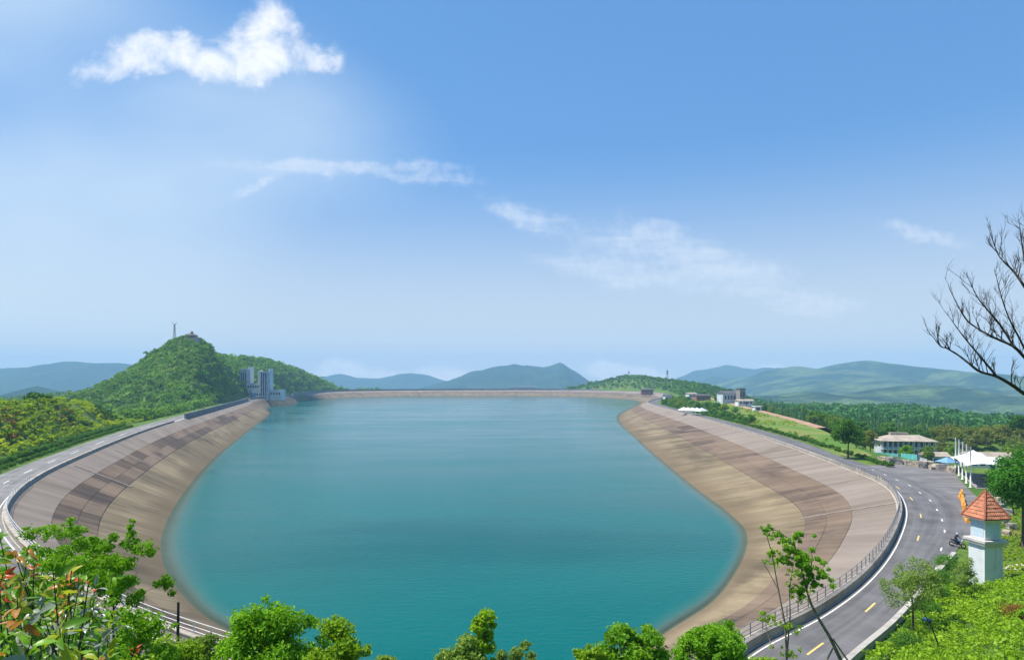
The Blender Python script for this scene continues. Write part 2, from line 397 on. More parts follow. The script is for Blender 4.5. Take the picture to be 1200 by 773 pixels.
def slab_mat(name, lo, hi, stain, stain_lo, stain_hi, k_stain, wet=False):
    """weathered facing: run-down streaks along the slope, tone from pour to pour"""
    m, t, b, out = new_mat(name)
    uv = t.add('ShaderNodeUVMap').outputs[0]; oi = t.add('ShaderNodeObjectInfo')
    s1 = t.noise(t.mapping(uv, scale=(0.16, 0.03, 1)), 1.0, 5, 0.6)
    s2 = t.noise(t.mapping(uv, rot=(0, 0, R(7)), scale=(0.42, 0.028, 1)), 1.0, 6, 0.68, 0.4)
    big = t.noise(t.mapping(uv, scale=(0.045, 0.05, 1)), 1.0, 4, 0.55)
    c = t.mix(t.ramp(s1, 0.3, 0.7), lo + (1,), hi + (1,))
    s3 = t.noise(t.mapping(uv, rot=(0, 0, R(-4)), scale=(1.3, 0.05, 1)), 1.0, 4, 0.6)
    k = t.math('ADD', t.math('ADD', t.math('MULTIPLY', s2, 0.42), t.math('MULTIPLY', s3, 0.16)), t.math('MULTIPLY', big, 0.75))
    c = t.mix(t.math('MULTIPLY', t.ramp(k, stain_lo, stain_hi), k_stain), c, stain + (1,))
    fine = t.noise(t.mapping(uv, scale=(1, 0.35, 1)), 1.1, 6, 0.7)
    c = t.mix(0.22, c, t.mix(fine, (0.35, 0.35, 0.35, 1), (0.75, 0.75, 0.75, 1)), 'OVERLAY')
    hs = t.add('ShaderNodeHueSaturation'); t.l.new(c, hs.inputs['Color']); t.put(hs.inputs['Value'], t.ramp(oi.outputs['Random'], 0, 1, 0.93, 1.06, smooth=False))
    c = hs.outputs[0]
    if wet:
        at = t.add('ShaderNodeAttribute', attribute_name='var').outputs['Fac']
        edge = t.math('ADD', at, t.math('MULTIPLY', t.math('SUBTRACT', s2, 0.5), 0.35))
        c = t.mix(t.math('MULTIPLY', t.ramp(edge, 0.40, 0.92), 0.72), c, (0.135, 0.098, 0.054, 1))
    t.l.new(c, b.inputs['Base Color']); b.inputs['Roughness'].default_value = 0.9
    return m
M['slab_top'] = slab_mat('facing_pale', (0.185, 0.148, 0.119), (0.255, 0.208, 0.168), (0.100, 0.078, 0.061), 0.70, 0.88, 0.75)
M['slab_mid'] = slab_mat('facing_brown', (0.138, 0.096, 0.064), (0.205, 0.145, 0.099), (0.055, 0.040, 0.032), 0.65, 0.83, 0.88)
M['slab_low'] = slab_mat('facing_tan', (0.155, 0.117, 0.068), (0.265, 0.205, 0.122), (0.080, 0.060, 0.036), 0.62, 0.82, 0.8, wet=True)
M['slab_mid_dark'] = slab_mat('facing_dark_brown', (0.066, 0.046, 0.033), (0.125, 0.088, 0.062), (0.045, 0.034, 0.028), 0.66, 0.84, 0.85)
M['slab_low_dark'] = slab_mat('facing_dark_tan', (0.105, 0.080, 0.048), (0.185, 0.142, 0.086), (0.060, 0.046, 0.030), 0.64, 0.84, 0.8, wet=True)  # darker copy of the low facing: staining plus left-bank shade put into the colour
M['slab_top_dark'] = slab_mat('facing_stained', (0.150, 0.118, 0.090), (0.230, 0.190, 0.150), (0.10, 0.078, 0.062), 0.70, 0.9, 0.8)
M['joint'] = plain('joint_filler', (0.13, 0.10, 0.08), 0.95, 0.3, 0.5)
def water_mat():
    m, t, b, out = new_mat('lake_water')
    g = t.add('ShaderNodeNewGeometry').outputs['Position']
    big = t.noise(t.mapping(g, rot=(0, 0, R(8)), scale=(0.006, 0.020, 1)), 1.0, 5, 0.55, 0.6)
    mid = t.noise(t.mapping(g, rot=(0, 0, R(5)), scale=(0.02, 0.06, 1)), 1.0, 4, 0.6)
    k = t.ramp(t.math('ADD', t.math('MULTIPLY', big, 0.7), t.math('MULTIPLY', mid, 0.3)), 0.36, 0.64)
    col = t.mix(k, (0.000, 0.078, 0.074, 1), (0.000, 0.108, 0.100, 1))
    dep = t.add('ShaderNodeAttribute', attribute_name='var').outputs['Fac']
    col = t.mix(t.ramp(dep, 0.25, 1.0), (0.100, 0.150, 0.115, 1), col)
    t.l.new(col, b.inputs['Base Color'])
    t.put(b.inputs['Roughness'], t.math('ADD', 0.06, t.math('MULTIPLY', k, 0.10)))
    b.inputs['IOR'].default_value = 1.33; b.inputs['Specular IOR Level'].default_value = 0.10
    r1 = t.noise(t.mapping(g, scale=(0.5, 1.1, 1)), 1.0, 4, 0.6); r2 = t.noise(t.mapping(g, scale=(2.2, 4.5, 1)), 1.0, 3, 0.6)
    bn = t.add('ShaderNodeBump'); t.put(bn.inputs['Strength'], t.math('ADD', 0.15, t.math('MULTIPLY', k, 0.35))); bn.inputs['Distance'].default_value = 0.16
    t.l.new(t.math('ADD', r1, t.math('MULTIPLY', r2, 0.4)), bn.inputs['Height']); t.l.new(bn.outputs[0], b.inputs['Normal'])
    tr = t.add('ShaderNodeBsdfTransparent'); tr.inputs[0].default_value = (0.75, 0.92, 0.90, 1)
    mx = t.add('ShaderNodeMixShader'); t.put(mx.inputs[0], t.ramp(dep, 0.0, 0.85, 0.30, 1.0))
    t.l.new(tr.outputs[0], mx.inputs[1]); t.l.new(b.outputs[0], mx.inputs[2]); t.l.new(mx.outputs[0], out.inputs[0])
    return m
M['water'] = water_mat()

# ------------------------------------------------------------------ the reservoir's outline
WZ = -10.0
# crest pixel, waterline pixel on its plane, outer road edge in metres (None: 9 m out)
CP = [((600, 818), (600, 818), (3, 33)), ((800, 792), (740, 764), (16, 38)), ((880, 750), (790, 733), (22.5, 46)), ((950, 715), (835, 703), (31, 54.6)),
      ((1005, 675), (862, 668), (41, 65.8)), ((1040, 630), (874, 640), (56.5, 83.5)), ((1050, 592), (872, 620), (69.5, 101)), ((1033, 568), (852, 600), (79, 124)),
      ((980, 545), (815, 572), (84, 160)), ((900, 515), (770, 535), (95, 226)), ((840, 496), (742, 510), None), ((790, 482), (728, 497), None),
      ((765, 475), (725, 490), None), ((758, 471.5), (727, 485), None), ((775, 465.5), (748, 474), None), ((777, 462), (751, 471.5), None),
      ((760, 459.5), (735, 468), None), ((720, 458), (700, 466), None), ((660, 457), (650, 464.5), None), ((550, 457), (550, 464), None),
      ((450, 457.5), (460, 464.5), None), ((395, 458.5), (405, 466), None), ((350, 462), (362, 469), None), ((332, 463.8), (342, 473), None),
      ((310, 465.5), (320, 475.5), None), ((294, 467.8), (312, 480), None), ((285, 471), (316, 483), None), ((250, 481), (290, 505), None),
      ((180, 502), (250, 538), None), ((110, 530), (218, 575), None), ((45, 562), (197, 610), None), ((14, 592), (190, 635), None),
      ((14, 615), (193, 660), None), ((50, 655), (212, 692), None), ((130, 708), (250, 727), None), ((230, 750), (330, 764), None), ((400, 798), (460, 803), None)]
NS = 12
rim = catmull([P(*c[0])[:2] for c in CP], NS)
wat = catmull([P(c[1][0], c[1][1], WZ)[:2] for c in CP], NS)
NR = len(rim)
tan = np.roll(rim, -1, 0) - np.roll(rim, 1, 0); tan /= np.linalg.norm(tan, axis=1)[:, None]
nor = np.stack([tan[:, 1], -tan[:, 0]], 1)                      # outward (the loop runs anticlockwise)
outp = []
for i, c in enumerate(CP):
    k = i * NS
    outp.append(np.array(c[2]) if c[2] else rim[k] + nor[k] * 9.0)
outer = catmull(outp, NS)
arc = np.concatenate(([0], np.cumsum(np.linalg.norm(np.roll(rim, -1, 0) - rim, axis=1))))
IDX = lambda i: int(round(i * NS))

def off(k, d):
    i = int(math.floor(k)) % NR; f = k - math.floor(k); j = (i + 1) % NR
    a = rim[i] * (1 - f) + rim[j] * f; n = nor[i] * (1 - f) + nor[j] * f; n = n / np.linalg.norm(n); return a + n * d
def sdist(x, y):
    """signed distance to the crest line, positive outside"""
    x = np.asarray(x, float).ravel(); y = np.asarray(y, float).ravel(); out = np.empty(len(x))
    a = rim; b = np.roll(rim, -1, 0); ab = b - a; l2 = (ab ** 2).sum(1)
    for s in range(0, len(x), 4000):
        p = np.stack([x[s:s + 4000], y[s:s + 4000]], 1)
        ap = p[:, None, :] - a[None]; t = np.clip((ap * ab[None]).sum(2) / l2, 0, 1)
        d = np.sqrt(((ap - t[..., None] * ab[None]) ** 2).sum(2)).min(1)
        cond = (a[None, :, 1] > p[:, None, 1]) != (b[None, :, 1] > p[:, None, 1])
        xi = a[None, :, 0] + (p[:, None, 1] - a[None, :, 1]) / np.where(ab[None, :, 1] == 0, 1e-9, ab[None, :, 1]) * ab[None, :, 0]
        ins = (cond & (p[:, None, 0] < xi)).sum(1) % 2 == 1
        out[s:s + 4000] = np.where(ins, -d, d)
    return out

GROUND = -90.0
def ridge(x, y, pts, wd, pw=1.7):
    """height of a ridge through pts (x, y, z, width factor), falling off to GROUND on both sides"""
    best = np.full(x.shape, -1e9)
    for (x0, y0, z0, w0), (x1, y1, z1, w1) in zip(pts[:-1], pts[1:]):
        dx, dy = x1 - x0, y1 - y0; l2 = dx * dx + dy * dy + 1e-9
        t = np.clip(((x - x0) * dx + (y - y0) * dy) / l2, 0, 1)
        d = np.hypot(x - x0 - t * dx, y - y0 - t * dy); ww = wd * (w0 + (w1 - w0) * t)
        best = np.maximum(best, (z0 + (z1 - z0) * t + 30) * np.exp(-(d / ww) ** pw) - 30 - np.clip(d - 1.5 * ww, 0, None) * 0.35)
    return best

def terrain_h(x, y, s=None):
    x = np.asarray(x, float); y = np.asarray(y, float); shp = x.shape; x = x.ravel(); y = y.ravel()
    if s is None: s = sdist(x, y)
    n = fbm(x * 0.02, y * 0.02) - 0.5
    pf = np.where(x > 0, np.interp(y, [60, 95, 112, 148, 164, 190, 260, 333, 474, 711], [16, 34, 42, 36, 24, 20, 32, 41, 55, 55]), 15.0)
    z = -0.06 - np.clip(s - pf, 0, None) * np.where((x > 0) & (y < 300), 0.5, 0.33)
    right = (x > 0) & (y < 700)
    zr = np.maximum(z, -12) - np.clip(s - pf - 190, 0, None) * 0.3
    z = np.where(right, zr, z)
    z = np.maximum(z, GROUND - 6)
    edge = sstep(s, 13.0, 34.0)
    hills = np.full(x.shape, -1e9)
    big = ridge(x, y, [(-318, 640, 57, 1), (-300, 622, 58, 1), (-284, 596, 47, 0.9), (-268, 570, 33, 0.8), (-258, 545, 20, 0.7)], 80, 1.35)
    big = np.maximum(big, ridge(x, y, [(-300, 622, 57, 1), (-304, 655, 48, 1), (-316, 705, 42, 1), (-345, 770, 42, 1)], 74, 1.5))
    back = ridge(x, y, [(-365, 760, 40, 1.0), (-368, 880, 45, 1.0), (-372, 1000, 45, 1), (-372, 1130, 34, 0.95), (-348, 1250, 6, 0.7)], 95, 1.7)
    shrub = ridge(x, y, [(-110, 122, 12, 0.8), (-126, 160, 14, .9), (-142, 200, 16.5, 1), (-161, 250, 17, 1), (-176, 288, 12, 0.9), (-186, 325, 2, 0.7)], 46, 1.8)
    mast = ridge(x, y, [(140, 1330, 2, .8), (175, 1320, 12, 1), (216, 1270, 23, 1), (250, 1160, 19, 1), (262, 1010, 11, 1), (268, 890, 3, 0.8)], 95, 1.9)
    left = ridge(x, y, [(-980, 1100, -38, 1), (-840, 1100, -28, 1.2), (-760, 1120, -13, 1), (-640, 1130, 2, 1), (-500, 1000, 4, 1)], 170, 1.6)
    bush = ridge(x, y, [(158, 305, -7, .7), (185, 280, -4, 1), (230, 262, -3, 1)], 42, 1.8)
    for h in (big, back, shrub, mast, left, bush): hills = np.maximum(hills, h)
    hills = hills + n * 5 * sstep(s, 20, 60)
    zz = np.maximum(z, np.where(edge > 0, hills * 1.0, -1e9) * edge + (1 - edge) * z)
    # the hill the viewer stands on
    sr = np.clip(s - 8.6, 0, None)
    near = 18.2 * np.clip(sr / 33.5, 0, 1.25) * sstep(y, 76, 52) * (1 - 0.0 * x)
    near = np.where((s > 8) & (y < 80), near, 0)
    zz = np.where(y < 80, np.maximum(z * sstep(y, 60, 80) - 0.06, 0 * z - 0.06).clip(None, -0.06) + near, zz)
    zz = np.where(s < 0.0, -1.5 + 3.0 * s, np.where(s < 1.0, -0.35, zz))
    zz = np.where(s < 0, np.maximum(zz, -24), zz)
    return zz.reshape(shp)

_th_cache = {}
def ground_z(x, y): return float(terrain_h(np.array([x]), np.array([y]))[0])

def terrain():
    ys = [-40.0]
    while ys[-1] < 1650: ys.append(ys[-1] + max(1.6, 0.0125 * max(ys[-1], 0) + 1.0))
    ys = np.array(ys); ts = np.linspace(-1.0, 0.92, 330)
    X = ts[None, :] * (np.maximum(ys, 0)[:, None] + 55); Y = np.repeat(ys[:, None], len(ts), 1)
    Z = terrain_h(X, Y)
    nr, nc = X.shape; i = np.arange(nr - 1)[:, None] * nc + np.arange(nc - 1)[None]
    f = np.stack([i, i + 1, i + nc + 1, i + nc], -1).reshape(-1, 4)
    o = link('terrain', np_mesh('terrain', np.stack([X, Y, Z], -1).reshape(-1, 3), f, M['terrain'], smooth=True)); tag(o, kind='structure')
terrain()

# ------------------------------------------------------------------ far mountains, each a relief with its own distance
def mountain_mat(name, a, b_):
    m, t, b, out = new_mat(name)
    g = t.add('ShaderNodeNewGeometry').outputs['Position']
    n = t.noise(g, 0.004, 6, 0.6); n2 = t.noise(g, 0.03, 5, 0.65)
    c = t.mix(t.ramp(n, 0.43, 0.60), a + (1,), b_ + (1,))
    c = t.mix(t.math('MULTIPLY', t.ramp(n2, 0.4, 0.65), 0.5), c, tuple(x * 0.5 for x in a) + (1,))
    t.l.new(c, b.inputs['Base Color']); b.inputs['Roughness'].default_value = 1.0; b.inputs['Specular IOR Level'].default_value = 0
    bn = t.add('ShaderNodeBump'); bn.inputs['Strength'].default_value = 0.8; bn.inputs['Distance'].default_value = 14
    t.l.new(n2, bn.inputs['Height']); t.l.new(bn.outputs[0], b.inputs['Normal'])
    return m
MM = mountain_mat('far_forest', (0.018, 0.048, 0.026), (0.032, 0.068, 0.032))
MX = mountain_mat('far_mixed', (0.018, 0.050, 0.028), (0.105, 0.155, 0.055))

# ground sheet out to the horizon
def sheet():
    v = [(-7400, -1700, GROUND), (7400, -1700, GROUND), (7400, 7500, GROUND), (-7400, 7500, GROUND)]
    o = link('ground', np_mesh('ground', v, np.array([[0, 1, 2, 3]]), MM)); tag(o, kind='structure')
sheet()

def mountain(prof, d, depth, mat, seed, nx=190, ny=60, rough=1.0):
    """prof: silhouette pixels of the crest at distance d"""
    px = np.array([p[0] for p in prof], float); py = np.array([p[1] for p in prof], float)
    X0 = (px - 600) / F * d; Z0 = HC + (YH - py) / F * d - GROUND
    xs = np.linspace(X0[0], X0[-1], nx); crest = np.interp(xs, X0, Z0)
    k = max(1, nx // 110) * 2 + 1; pad = np.pad(crest, k // 2, 'edge'); crest = np.convolve(pad, np.ones(k) / k, 'valid'); crest = crest * (1 + 0.13 * (fbm(xs / depth * 9 + seed * 2.3, 0 * xs + seed, 4) - 0.5))
    ts = np.linspace(-1, 1, ny); X = np.repeat(xs[None], ny, 0); Yl = ts[:, None] * depth
    wob = (fbm(X / depth * 1.3 + seed, 0 * X + seed * 3.1) - 0.5) * depth * 0.45
    Y = d + Yl + wob * (1 - np.abs(ts[:, None]))
    env = (1 - np.abs(ts[:, None]) ** 1.15)
    spur = fbm(X / depth * 3.6 + seed * 7.7, Yl / depth * 1.1 + seed, 6) - 0.5; spur = spur + 0.35 * (0.25 - np.abs(fbm(X / depth * 6.0 + seed, Yl / depth * 1.5, 3) - 0.5) * 2)
    Z = crest[None] * env * (1 + 0.9 * rough * spur * (np.abs(ts[:, None]) ** 0.7)) + GROUND - 3
    fade = sstep(np.minimum(X - xs[0], xs[-1] - X), 0, (xs[-1] - xs[0]) * 0.02)
    Z = GROUND - 3 + (Z - GROUND + 3) * fade
    i = np.arange(ny - 1)[:, None] * nx + np.arange(nx - 1)[None]
    f = np.stack([i, i + 1, i + nx + 1, i + nx], -1).reshape(-1, 4)
    o = link('mountain', np_mesh('mountain', np.stack([X, Y, Z], -1).reshape(-1, 3), f, mat, smooth=True)); tag(o, kind='structure')
mountain([(-260, 440), (-120, 434), (0, 431), (40, 430), (62, 426), (80, 423), (112, 423), (140, 426), (200, 438), (280, 448), (360, 470)], 4900, 1000, MM, 1, rough=1.5)
mountain([(-140, 480), (-60, 472), (0, 463), (20, 457), (38, 450), (50, 455), (70, 462), (110, 470), (170, 480)], 2500, 420, MM, 2, 120)
mountain([(300, 458), (335, 447), (375, 441), (402, 437), (418, 441), (440, 443), (470, 438), (492, 437), (512, 443), (530, 447), (560, 448), (620, 460)], 6300, 1000, MM, 3)
mountain([(440, 470), (490, 455), (525, 446), (552, 434), (575, 430), (600, 427), (615, 428), (636, 429), (650, 426), (657, 423), (664, 427), (678, 436), (694, 448), (712, 458), (740, 470)], 4600, 1000, MM, 4, rough=1.0)
mountain([(740, 462), (785, 446), (815, 434), (848, 427), (862, 430), (880, 432), (900, 431), (918, 430), (950, 436), (1010, 446), (1100, 462)], 6300, 1000, MM, 5)
mountain([(780, 468), (815, 446), (838, 440), (852, 442), (872, 446), (900, 454), (960, 470)], 5200, 600, MM, 6, 120)
mountain([(820, 470), (870, 448), (905, 434), (940, 428), (965, 431), (985, 426), (1010, 421), (1028, 422), (1052, 425), (1080, 430), (1110, 436), (1150, 444), (1190, 448), (1260, 452), (1420, 470)], 4200, 2150, MX, 7, 280, 150, rough=2.0)
mountain([(860, 486), (905, 468), (945, 458), (985, 463), (1020, 470), (1060, 462), (1090, 452), (1115, 450), (1145, 462), (1200, 478), (1290, 490)], 3000, 900, MX, 8, 220, 90, rough=1.4)
mountain([(770, 500), (805, 478), (850, 468), (885, 461), (915, 464), (950, 457), (985, 462), (1020, 458), (1060, 452), (1100, 448), (1125, 452), (1160, 458), (1210, 464), (1300, 474), (1400, 500)], 2250, 780, MX, 9, 260, 110, rough=1.4)

# ------------------------------------------------------------------ haze: one closed box of even air
def haze():
    m = bpy.data.materials.new('haze_air'); m.use_nodes = True; t = NT(m.node_tree); t.n.clear()
    out = t.add('ShaderNodeOutputMaterial'); v = t.add('ShaderNodeVolumePrincipled')
    v.inputs['Color'].default_value = (0.42, 0.71, 1.0, 1); v.inputs['Density'].default_value = 1.6e-4; v.inputs['Anisotropy'].default_value = 0.0
    t.l.new(v.outputs[0], out.inputs['Volume'])
    mb = MB(); mb.box(0, 2900, GROUND - 8, 15000, 9400, 300 - GROUND)
    o = mb.build('haze', m); tag(o, kind='stuff')
haze()

# ------------------------------------------------------------------ water
def water():
    dirn = wat - rim; dirn /= np.linalg.norm(dirn, axis=1)[:, None]
    rings = [wat - dirn * 1.5]
    for d in (0.3, 1.3, 3.0, 6.5): rings.append(wat + dirn * d)
    vals = [0.0, 0.12, 0.4, 0.75, 1.0]
    v = np.concatenate([np.column_stack([r, np.full(NR, WZ)]) for r in rings]); var = np.repeat(vals, NR)
    i = np.arange(NR); j = (i + 1) % NR
    quads = np.concatenate([np.stack([k * NR + i, k * NR + j, (k + 1) * NR + j, (k + 1) * NR + i], 1) for k in range(len(rings) - 1)])
    tri = tessellate_polygon([[Vector((p[0], p[1], 0)) for p in rings[-1]]])
    tri = np.array([t[::-1] if False else t for t in tri]) + (len(rings) - 1) * NR
    # make them face up
    a, b, c = v[tri[:, 0]], v[tri[:, 1]], v[tri[:, 2]]
    up = np.cross(b - a, c - a)[:, 2] < 0; tri[up] = tri[up][:, ::-1]
    o = link('water', np_mesh('water', v, [quads, tri], M['water'], var=var)); tag(o, kind='structure')
water()

# ------------------------------------------------------------------ lined embankment: underlay, facing slabs, berm
BANDS = [(0.0, 0.245, 'slab_top'), (0.245, 0.40, 'slab_mid'), (0.40, 0.54, 'slab_mid'), (0.54, 1.16, 'slab_low')]
SEG = np.linalg.norm(wat - rim, axis=1); SLEN = np.hypot(SEG, 10.0)
def slope_pt(k, v, lift=0.0):
    """k fractional ring index, v 0 at the crest, 1 at the waterline"""
    i = int(math.floor(k)) % NR; f = k - math.floor(k); j = (i + 1) % NR
    a = rim[i] * (1 - f) + rim[j] * f; b = wat[i] * (1 - f) + wat[j] * f
    p = a + (b - a) * v; step = 0.0 if v < 0.54 - 1e-6 else (0.10 if v > 0.5401 else 0.0)
    return (p[0], p[1], -0.02 + (WZ + 0.02) * v + lift - step)
def s_at(k):
    i = int(math.floor(k)); f = k - i; i %= NR
    return arc[i] * (1 - f) + arc[i + 1] * f
def slen_at(k):
    i = int(math.floor(k)); f = k - i; i %= NR; return SLEN[i] * (1 - f) + SLEN[(i + 1) % NR] * f

def embankment():
    vs = np.array([0, 0.245, 0.5399, 0.5402, 0.8, 1.0, 1.3])
    v = np.array([slope_pt(k, q, -0.07) for q in vs for k in range(NR)])
    i = np.arange(NR); j = (i + 1) % NR
    f = np.concatenate([np.stack([a * NR + i, (a + 1) * NR + i, (a + 1) * NR + j, a * NR + j], 1) for a in range(len(vs) - 1)])
    root = link('embankment', np_mesh('embankment', v, f, M['joint'])); tag(root, kind='structure')
    near_a, near_b = -10.2, 10.2           # control-point range where pours can be told apart (wraps through 0)
    k0, k1 = near_a * NS, near_b * NS
    # seg boundaries by arc length
    ks = [k0]; step = lambda k: 7.5
    def arcu(k): return s_at(k) + (arc[-1] * math.floor(k / NR) if k >= NR or k < 0 else 0)
    rs = random.Random(4)
    fine = np.arange(k0, k1 + 0.001, 0.05); au = np.array([s_at(q % NR) + arc[-1] * math.floor(q / NR) for q in fine])
    for bi, (v0, v1, mt) in enumerate(BANDS):
        pos = au[0]; bounds = [k0]
        while pos < au[-1] - 5:
            kq = float(np.interp(pos, au, fine)); dist = float(np.hypot(*off(kq, 0))); pos += (6 + 0.04 * dist) * rs.uniform(.65, 1.35) * (1.5 if bi in (0, 3) else 1.0)
            bounds.append(float(np.interp(pos, au, fine)))
        bounds[-1] = k1
        for a, b in zip(bounds[:-1], bounds[1:]):
            gap = 0.012 / max(0.2, (np.interp(b, fine, au) - np.interp(a, fine, au)) / (b - a))
            nu = max(3, int((b - a) / 2) + 2); kk = np.linspace(a + gap, b - gap, nu)
            vv = np.linspace(v0 + 0.0015, v1 - 0.0015, 4 if bi < 3 else 6)
            kc = (a + b) / 2 / NS; pd = (0.58 if bi in (1, 2) else (0.2 if bi == 0 else 0.6)) if -10.3 < kc < -2.5 else ((0.2 if bi in (1, 2) else 0.05) if 2 < kc < 7.5 else 0.07)  # left bank gets most dark pours; its low band also carries painted shade
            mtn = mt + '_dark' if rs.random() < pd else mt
            lift = rs.uniform(-0.008, 0.008)
            top = np.array([slope_pt(k, q + (1e-4 if bi == 3 else 0), lift) for q in vv for k in kk]); bot = top - np.array((0, 0, 0.065)); nv = len(vv)
            uvt = np.array([(np.interp(k, fine, au), q * slen_at(k)) for q in vv for k in kk])
            ii = np.arange(nv - 1)[:, None] * nu + np.arange(nu - 1)[None]
            ft = np.stack([ii, ii + nu, ii + nu + 1, ii + 1], -1).reshape(-1, 4)
            n0 = nv * nu; ring = [c for c in range(nu)] + [r * nu + nu - 1 for r in range(1, nv)] + [(nv - 1) * nu + c for c in range(nu - 2, -1, -1)] + [r * nu for r in range(nv - 2, 0, -1)]
            ring = np.array(ring); nx = np.roll(ring, -1); fs = np.stack([ring, nx, nx + n0, ring + n0], 1)
            var = np.array([(q - v0) / (1.0 - v0) for q in vv for k in kk])
            me = np_mesh('slab', np.concatenate([top, bot]), [ft, fs], M[mtn], var=np.concatenate([var, var]), uv=np.concatenate([uvt, uvt]))
            link('slab', me, root)
    # beyond that: one run of facing
    ka = np.arange(k1, NR + k0 + 1.01, 1.0); ka[-1] = NR + k0; n = len(ka)
    for bi, (v0, v1, mt) in enumerate(BANDS):
        vv = np.linspace(v0, v1 - 0.0015, 3 if bi < 3 else 5)
        pt = np.array([slope_pt(k, q + (2e-4 if bi == 3 else 0), 0.0) for q in vv for k in ka]); uvt = np.array([(s_at(k), q * slen_at(k)) for q in vv for k in ka])
        ii = np.arange(len(vv) - 1)[:, None] * n + np.arange(n - 1)[None]
        ft = np.stack([ii, ii + n, ii + n + 1, ii + 1], -1).reshape(-1, 4)
        var = np.array([(q - v0) / (1.0 - v0) for q in vv for k in ka])
        link('facing', np_mesh('facing', pt, ft, M[mt], var=var, uv=uvt), root)['kind'] = 'stuff'
    # pale concrete ribs running down the slope
    for cpk, va, vb in ((9.45, 0.0, 0.57), (6.1, 0.0, 0.57), (-8.2, 0.1, 0.57), (-7.55, 0.05, 0.57)):
        k = (cpk * NS) % NR; pa = [Vector(slope_pt(k, q, 0.0)) for q in np.linspace(va, vb, 6)]
        i = int(k); tg = Vector((tan[i][0], tan[i][1], 0)); wv = []
        for p in pa:
            for sx, dz in ((-0.45, -0.1), (-0.45, 0.14), (0.45, 0.14), (0.45, -0.1)): wv.append(tuple(p + tg * sx + Vector((0, 0, dz))))
        fs = [(a * 4 + q, a * 4 + (q + 1) % 4, a * 4 + 4 + (q + 1) % 4, a * 4 + 4 + q) for a in range(5) for q in range(4)]
        m = MB(); m.add(wv, fs); m.build('rib', M['rib'], root)
embankment()

# ------------------------------------------------------------------ road round the crest
def acr(k, f):
    """point across the road: 0 at the inner edge, 1 at the outer edge"""
    i = int(math.floor(k)) % NR; g = k - math.floor(k); j = (i + 1) % NR
    o = outer[i] * (1 - g) + outer[j] * g; a = off(k, 0.9); return a + (o - a) * f

def road():
    fs = np.linspace(0, 1, 6)
    v = []; uv = []
    for f in fs:
        for k in range(NR):
            p = acr(k, f); v.append((p[0], p[1], 0.0)); uv.append((arc[k], f * 9))
    i = np.arange(NR); j = (i + 1) % NR
    q = np.concatenate([np.stack([a * NR + i, a * NR + j, (a + 1) * NR + j, (a + 1) * NR + i], 1) for a in range(5)])[:, ::-1]
    ql = (q.max(1) % NR >= IDX(16)) & (q.min(1) % NR < IDX(33))
    ql = np.array([(min(x % NR for x in qq) >= IDX(16)) and (max(x % NR for x in qq) <= IDX(33)) for qq in q])
    o = link('road', np_mesh('road', np.array(v), q[~ql], M['asphalt'], uv=uv)); tag(o, kind='structure')
    tag(link('road', np_mesh('road', np.array(v), q[ql], M['asphalt_pale'], uv=uv)), kind='structure')
    # crest strip between the slope and the road
    v = []
    for d in (-0.02, 0.95):
        for k in range(NR): p = off(k, d); v.append((p[0], p[1], -0.008))
    q = np.stack([i, j, NR + j, NR + i], 1)[:, ::-1]
    c = link('crest_strip', np_mesh('crest_strip', np.array(v), q, M['concrete'])); tag(c, kind='structure')
    return o
road_o = road()

def stripe(name, pts, wd, mat, z=0.005, parent=None):
    pts = np.asarray(pts, float)[:, :2]; t = np.gradient(pts, axis=0); t /= np.linalg.norm(t, axis=1)[:, None]; n = np.stack([t[:, 1], -t[:, 0]], 1)
    v = np.concatenate([np.column_stack([pts + n * wd / 2, np.full(len(pts), z)]), np.column_stack([pts - n * wd / 2, np.full(len(pts), z)])])
    m = len(pts); i = np.arange(m - 1); f = np.stack([i, i + 1, m + i + 1, m + i], 1)
    return link(name, np_mesh(name, v, f, mat), parent)
stripe('edge_line', [off(k, 1.35) for k in range(0, IDX(13))], 0.13, M['paint_w'], parent=road_o)
stripe('edge_line', [off(k, 1.45) for k in range(IDX(26), NR)], 0.16, M['paint_w'], parent=road_o)
# lane dashes along the right-hand bend
def dashes(curve_px, spots, half, wd, mat):
    cv = catmull([P(*p)[:2] for p in curve_px], 40, closed=False)
    L_ = np.concatenate(([0], np.cumsum(np.linalg.norm(np.diff(cv, axis=0), axis=1))))
    for (sx, sy) in spots:
        p = P(sx, sy)[:2]; c = L_[np.argmin(((cv - p) ** 2).sum(1))]
        ss = np.linspace(c - half, c + half, 5)
        stripe('lane_dash', np.column_stack([np.interp(ss, L_, cv[:, 0]), np.interp(ss, L_, cv[:, 1])]), wd, mat, parent=road_o)
yc = [(900, 800), (952, 762), (1020, 711), (1060, 664), (1076, 630), (1079, 604), (1068, 584), (1052, 571), (1031, 559), (1000, 547), (960, 534), (900, 511), (860, 498)]
dashes(yc, [(955, 760), (1020, 711), (1076, 630), (1079, 604), (1068, 584), (1052, 571), (1031, 559), (1005, 549), (975, 539), (945, 528)], 1.55, 0.16, M['paint_y'])
wc = [(1085, 690), (1103, 643), (1107, 622), (1104, 609), (1098, 597), (1090, 586), (1078, 577), (1066, 568.5), (1051, 562), (1037, 556), (1023, 550), (1005, 543)]
dashes(wc, [(1103, 643), (1107, 622), (1104, 609), (1098, 597), (1090, 586), (1078, 577), (1066, 568.5), (1051, 562), (1037, 556), (1023, 550)], 0.9, 0.17, M['paint_w'])
dashes([(1078, 695), (1092, 675), (1100, 660), (1106, 650)], [(1097, 666)], 2.4, 0.22, M['paint_w'])
for k in np.arange(IDX(27.2), IDX(31.6), 4.2):      # left-hand road, seen far off
    stripe('lane_dash', [acr(k + q, 0.52) for q in (0, 0.7, 1.4)], 0.2, M['paint_w'], parent=road_o)

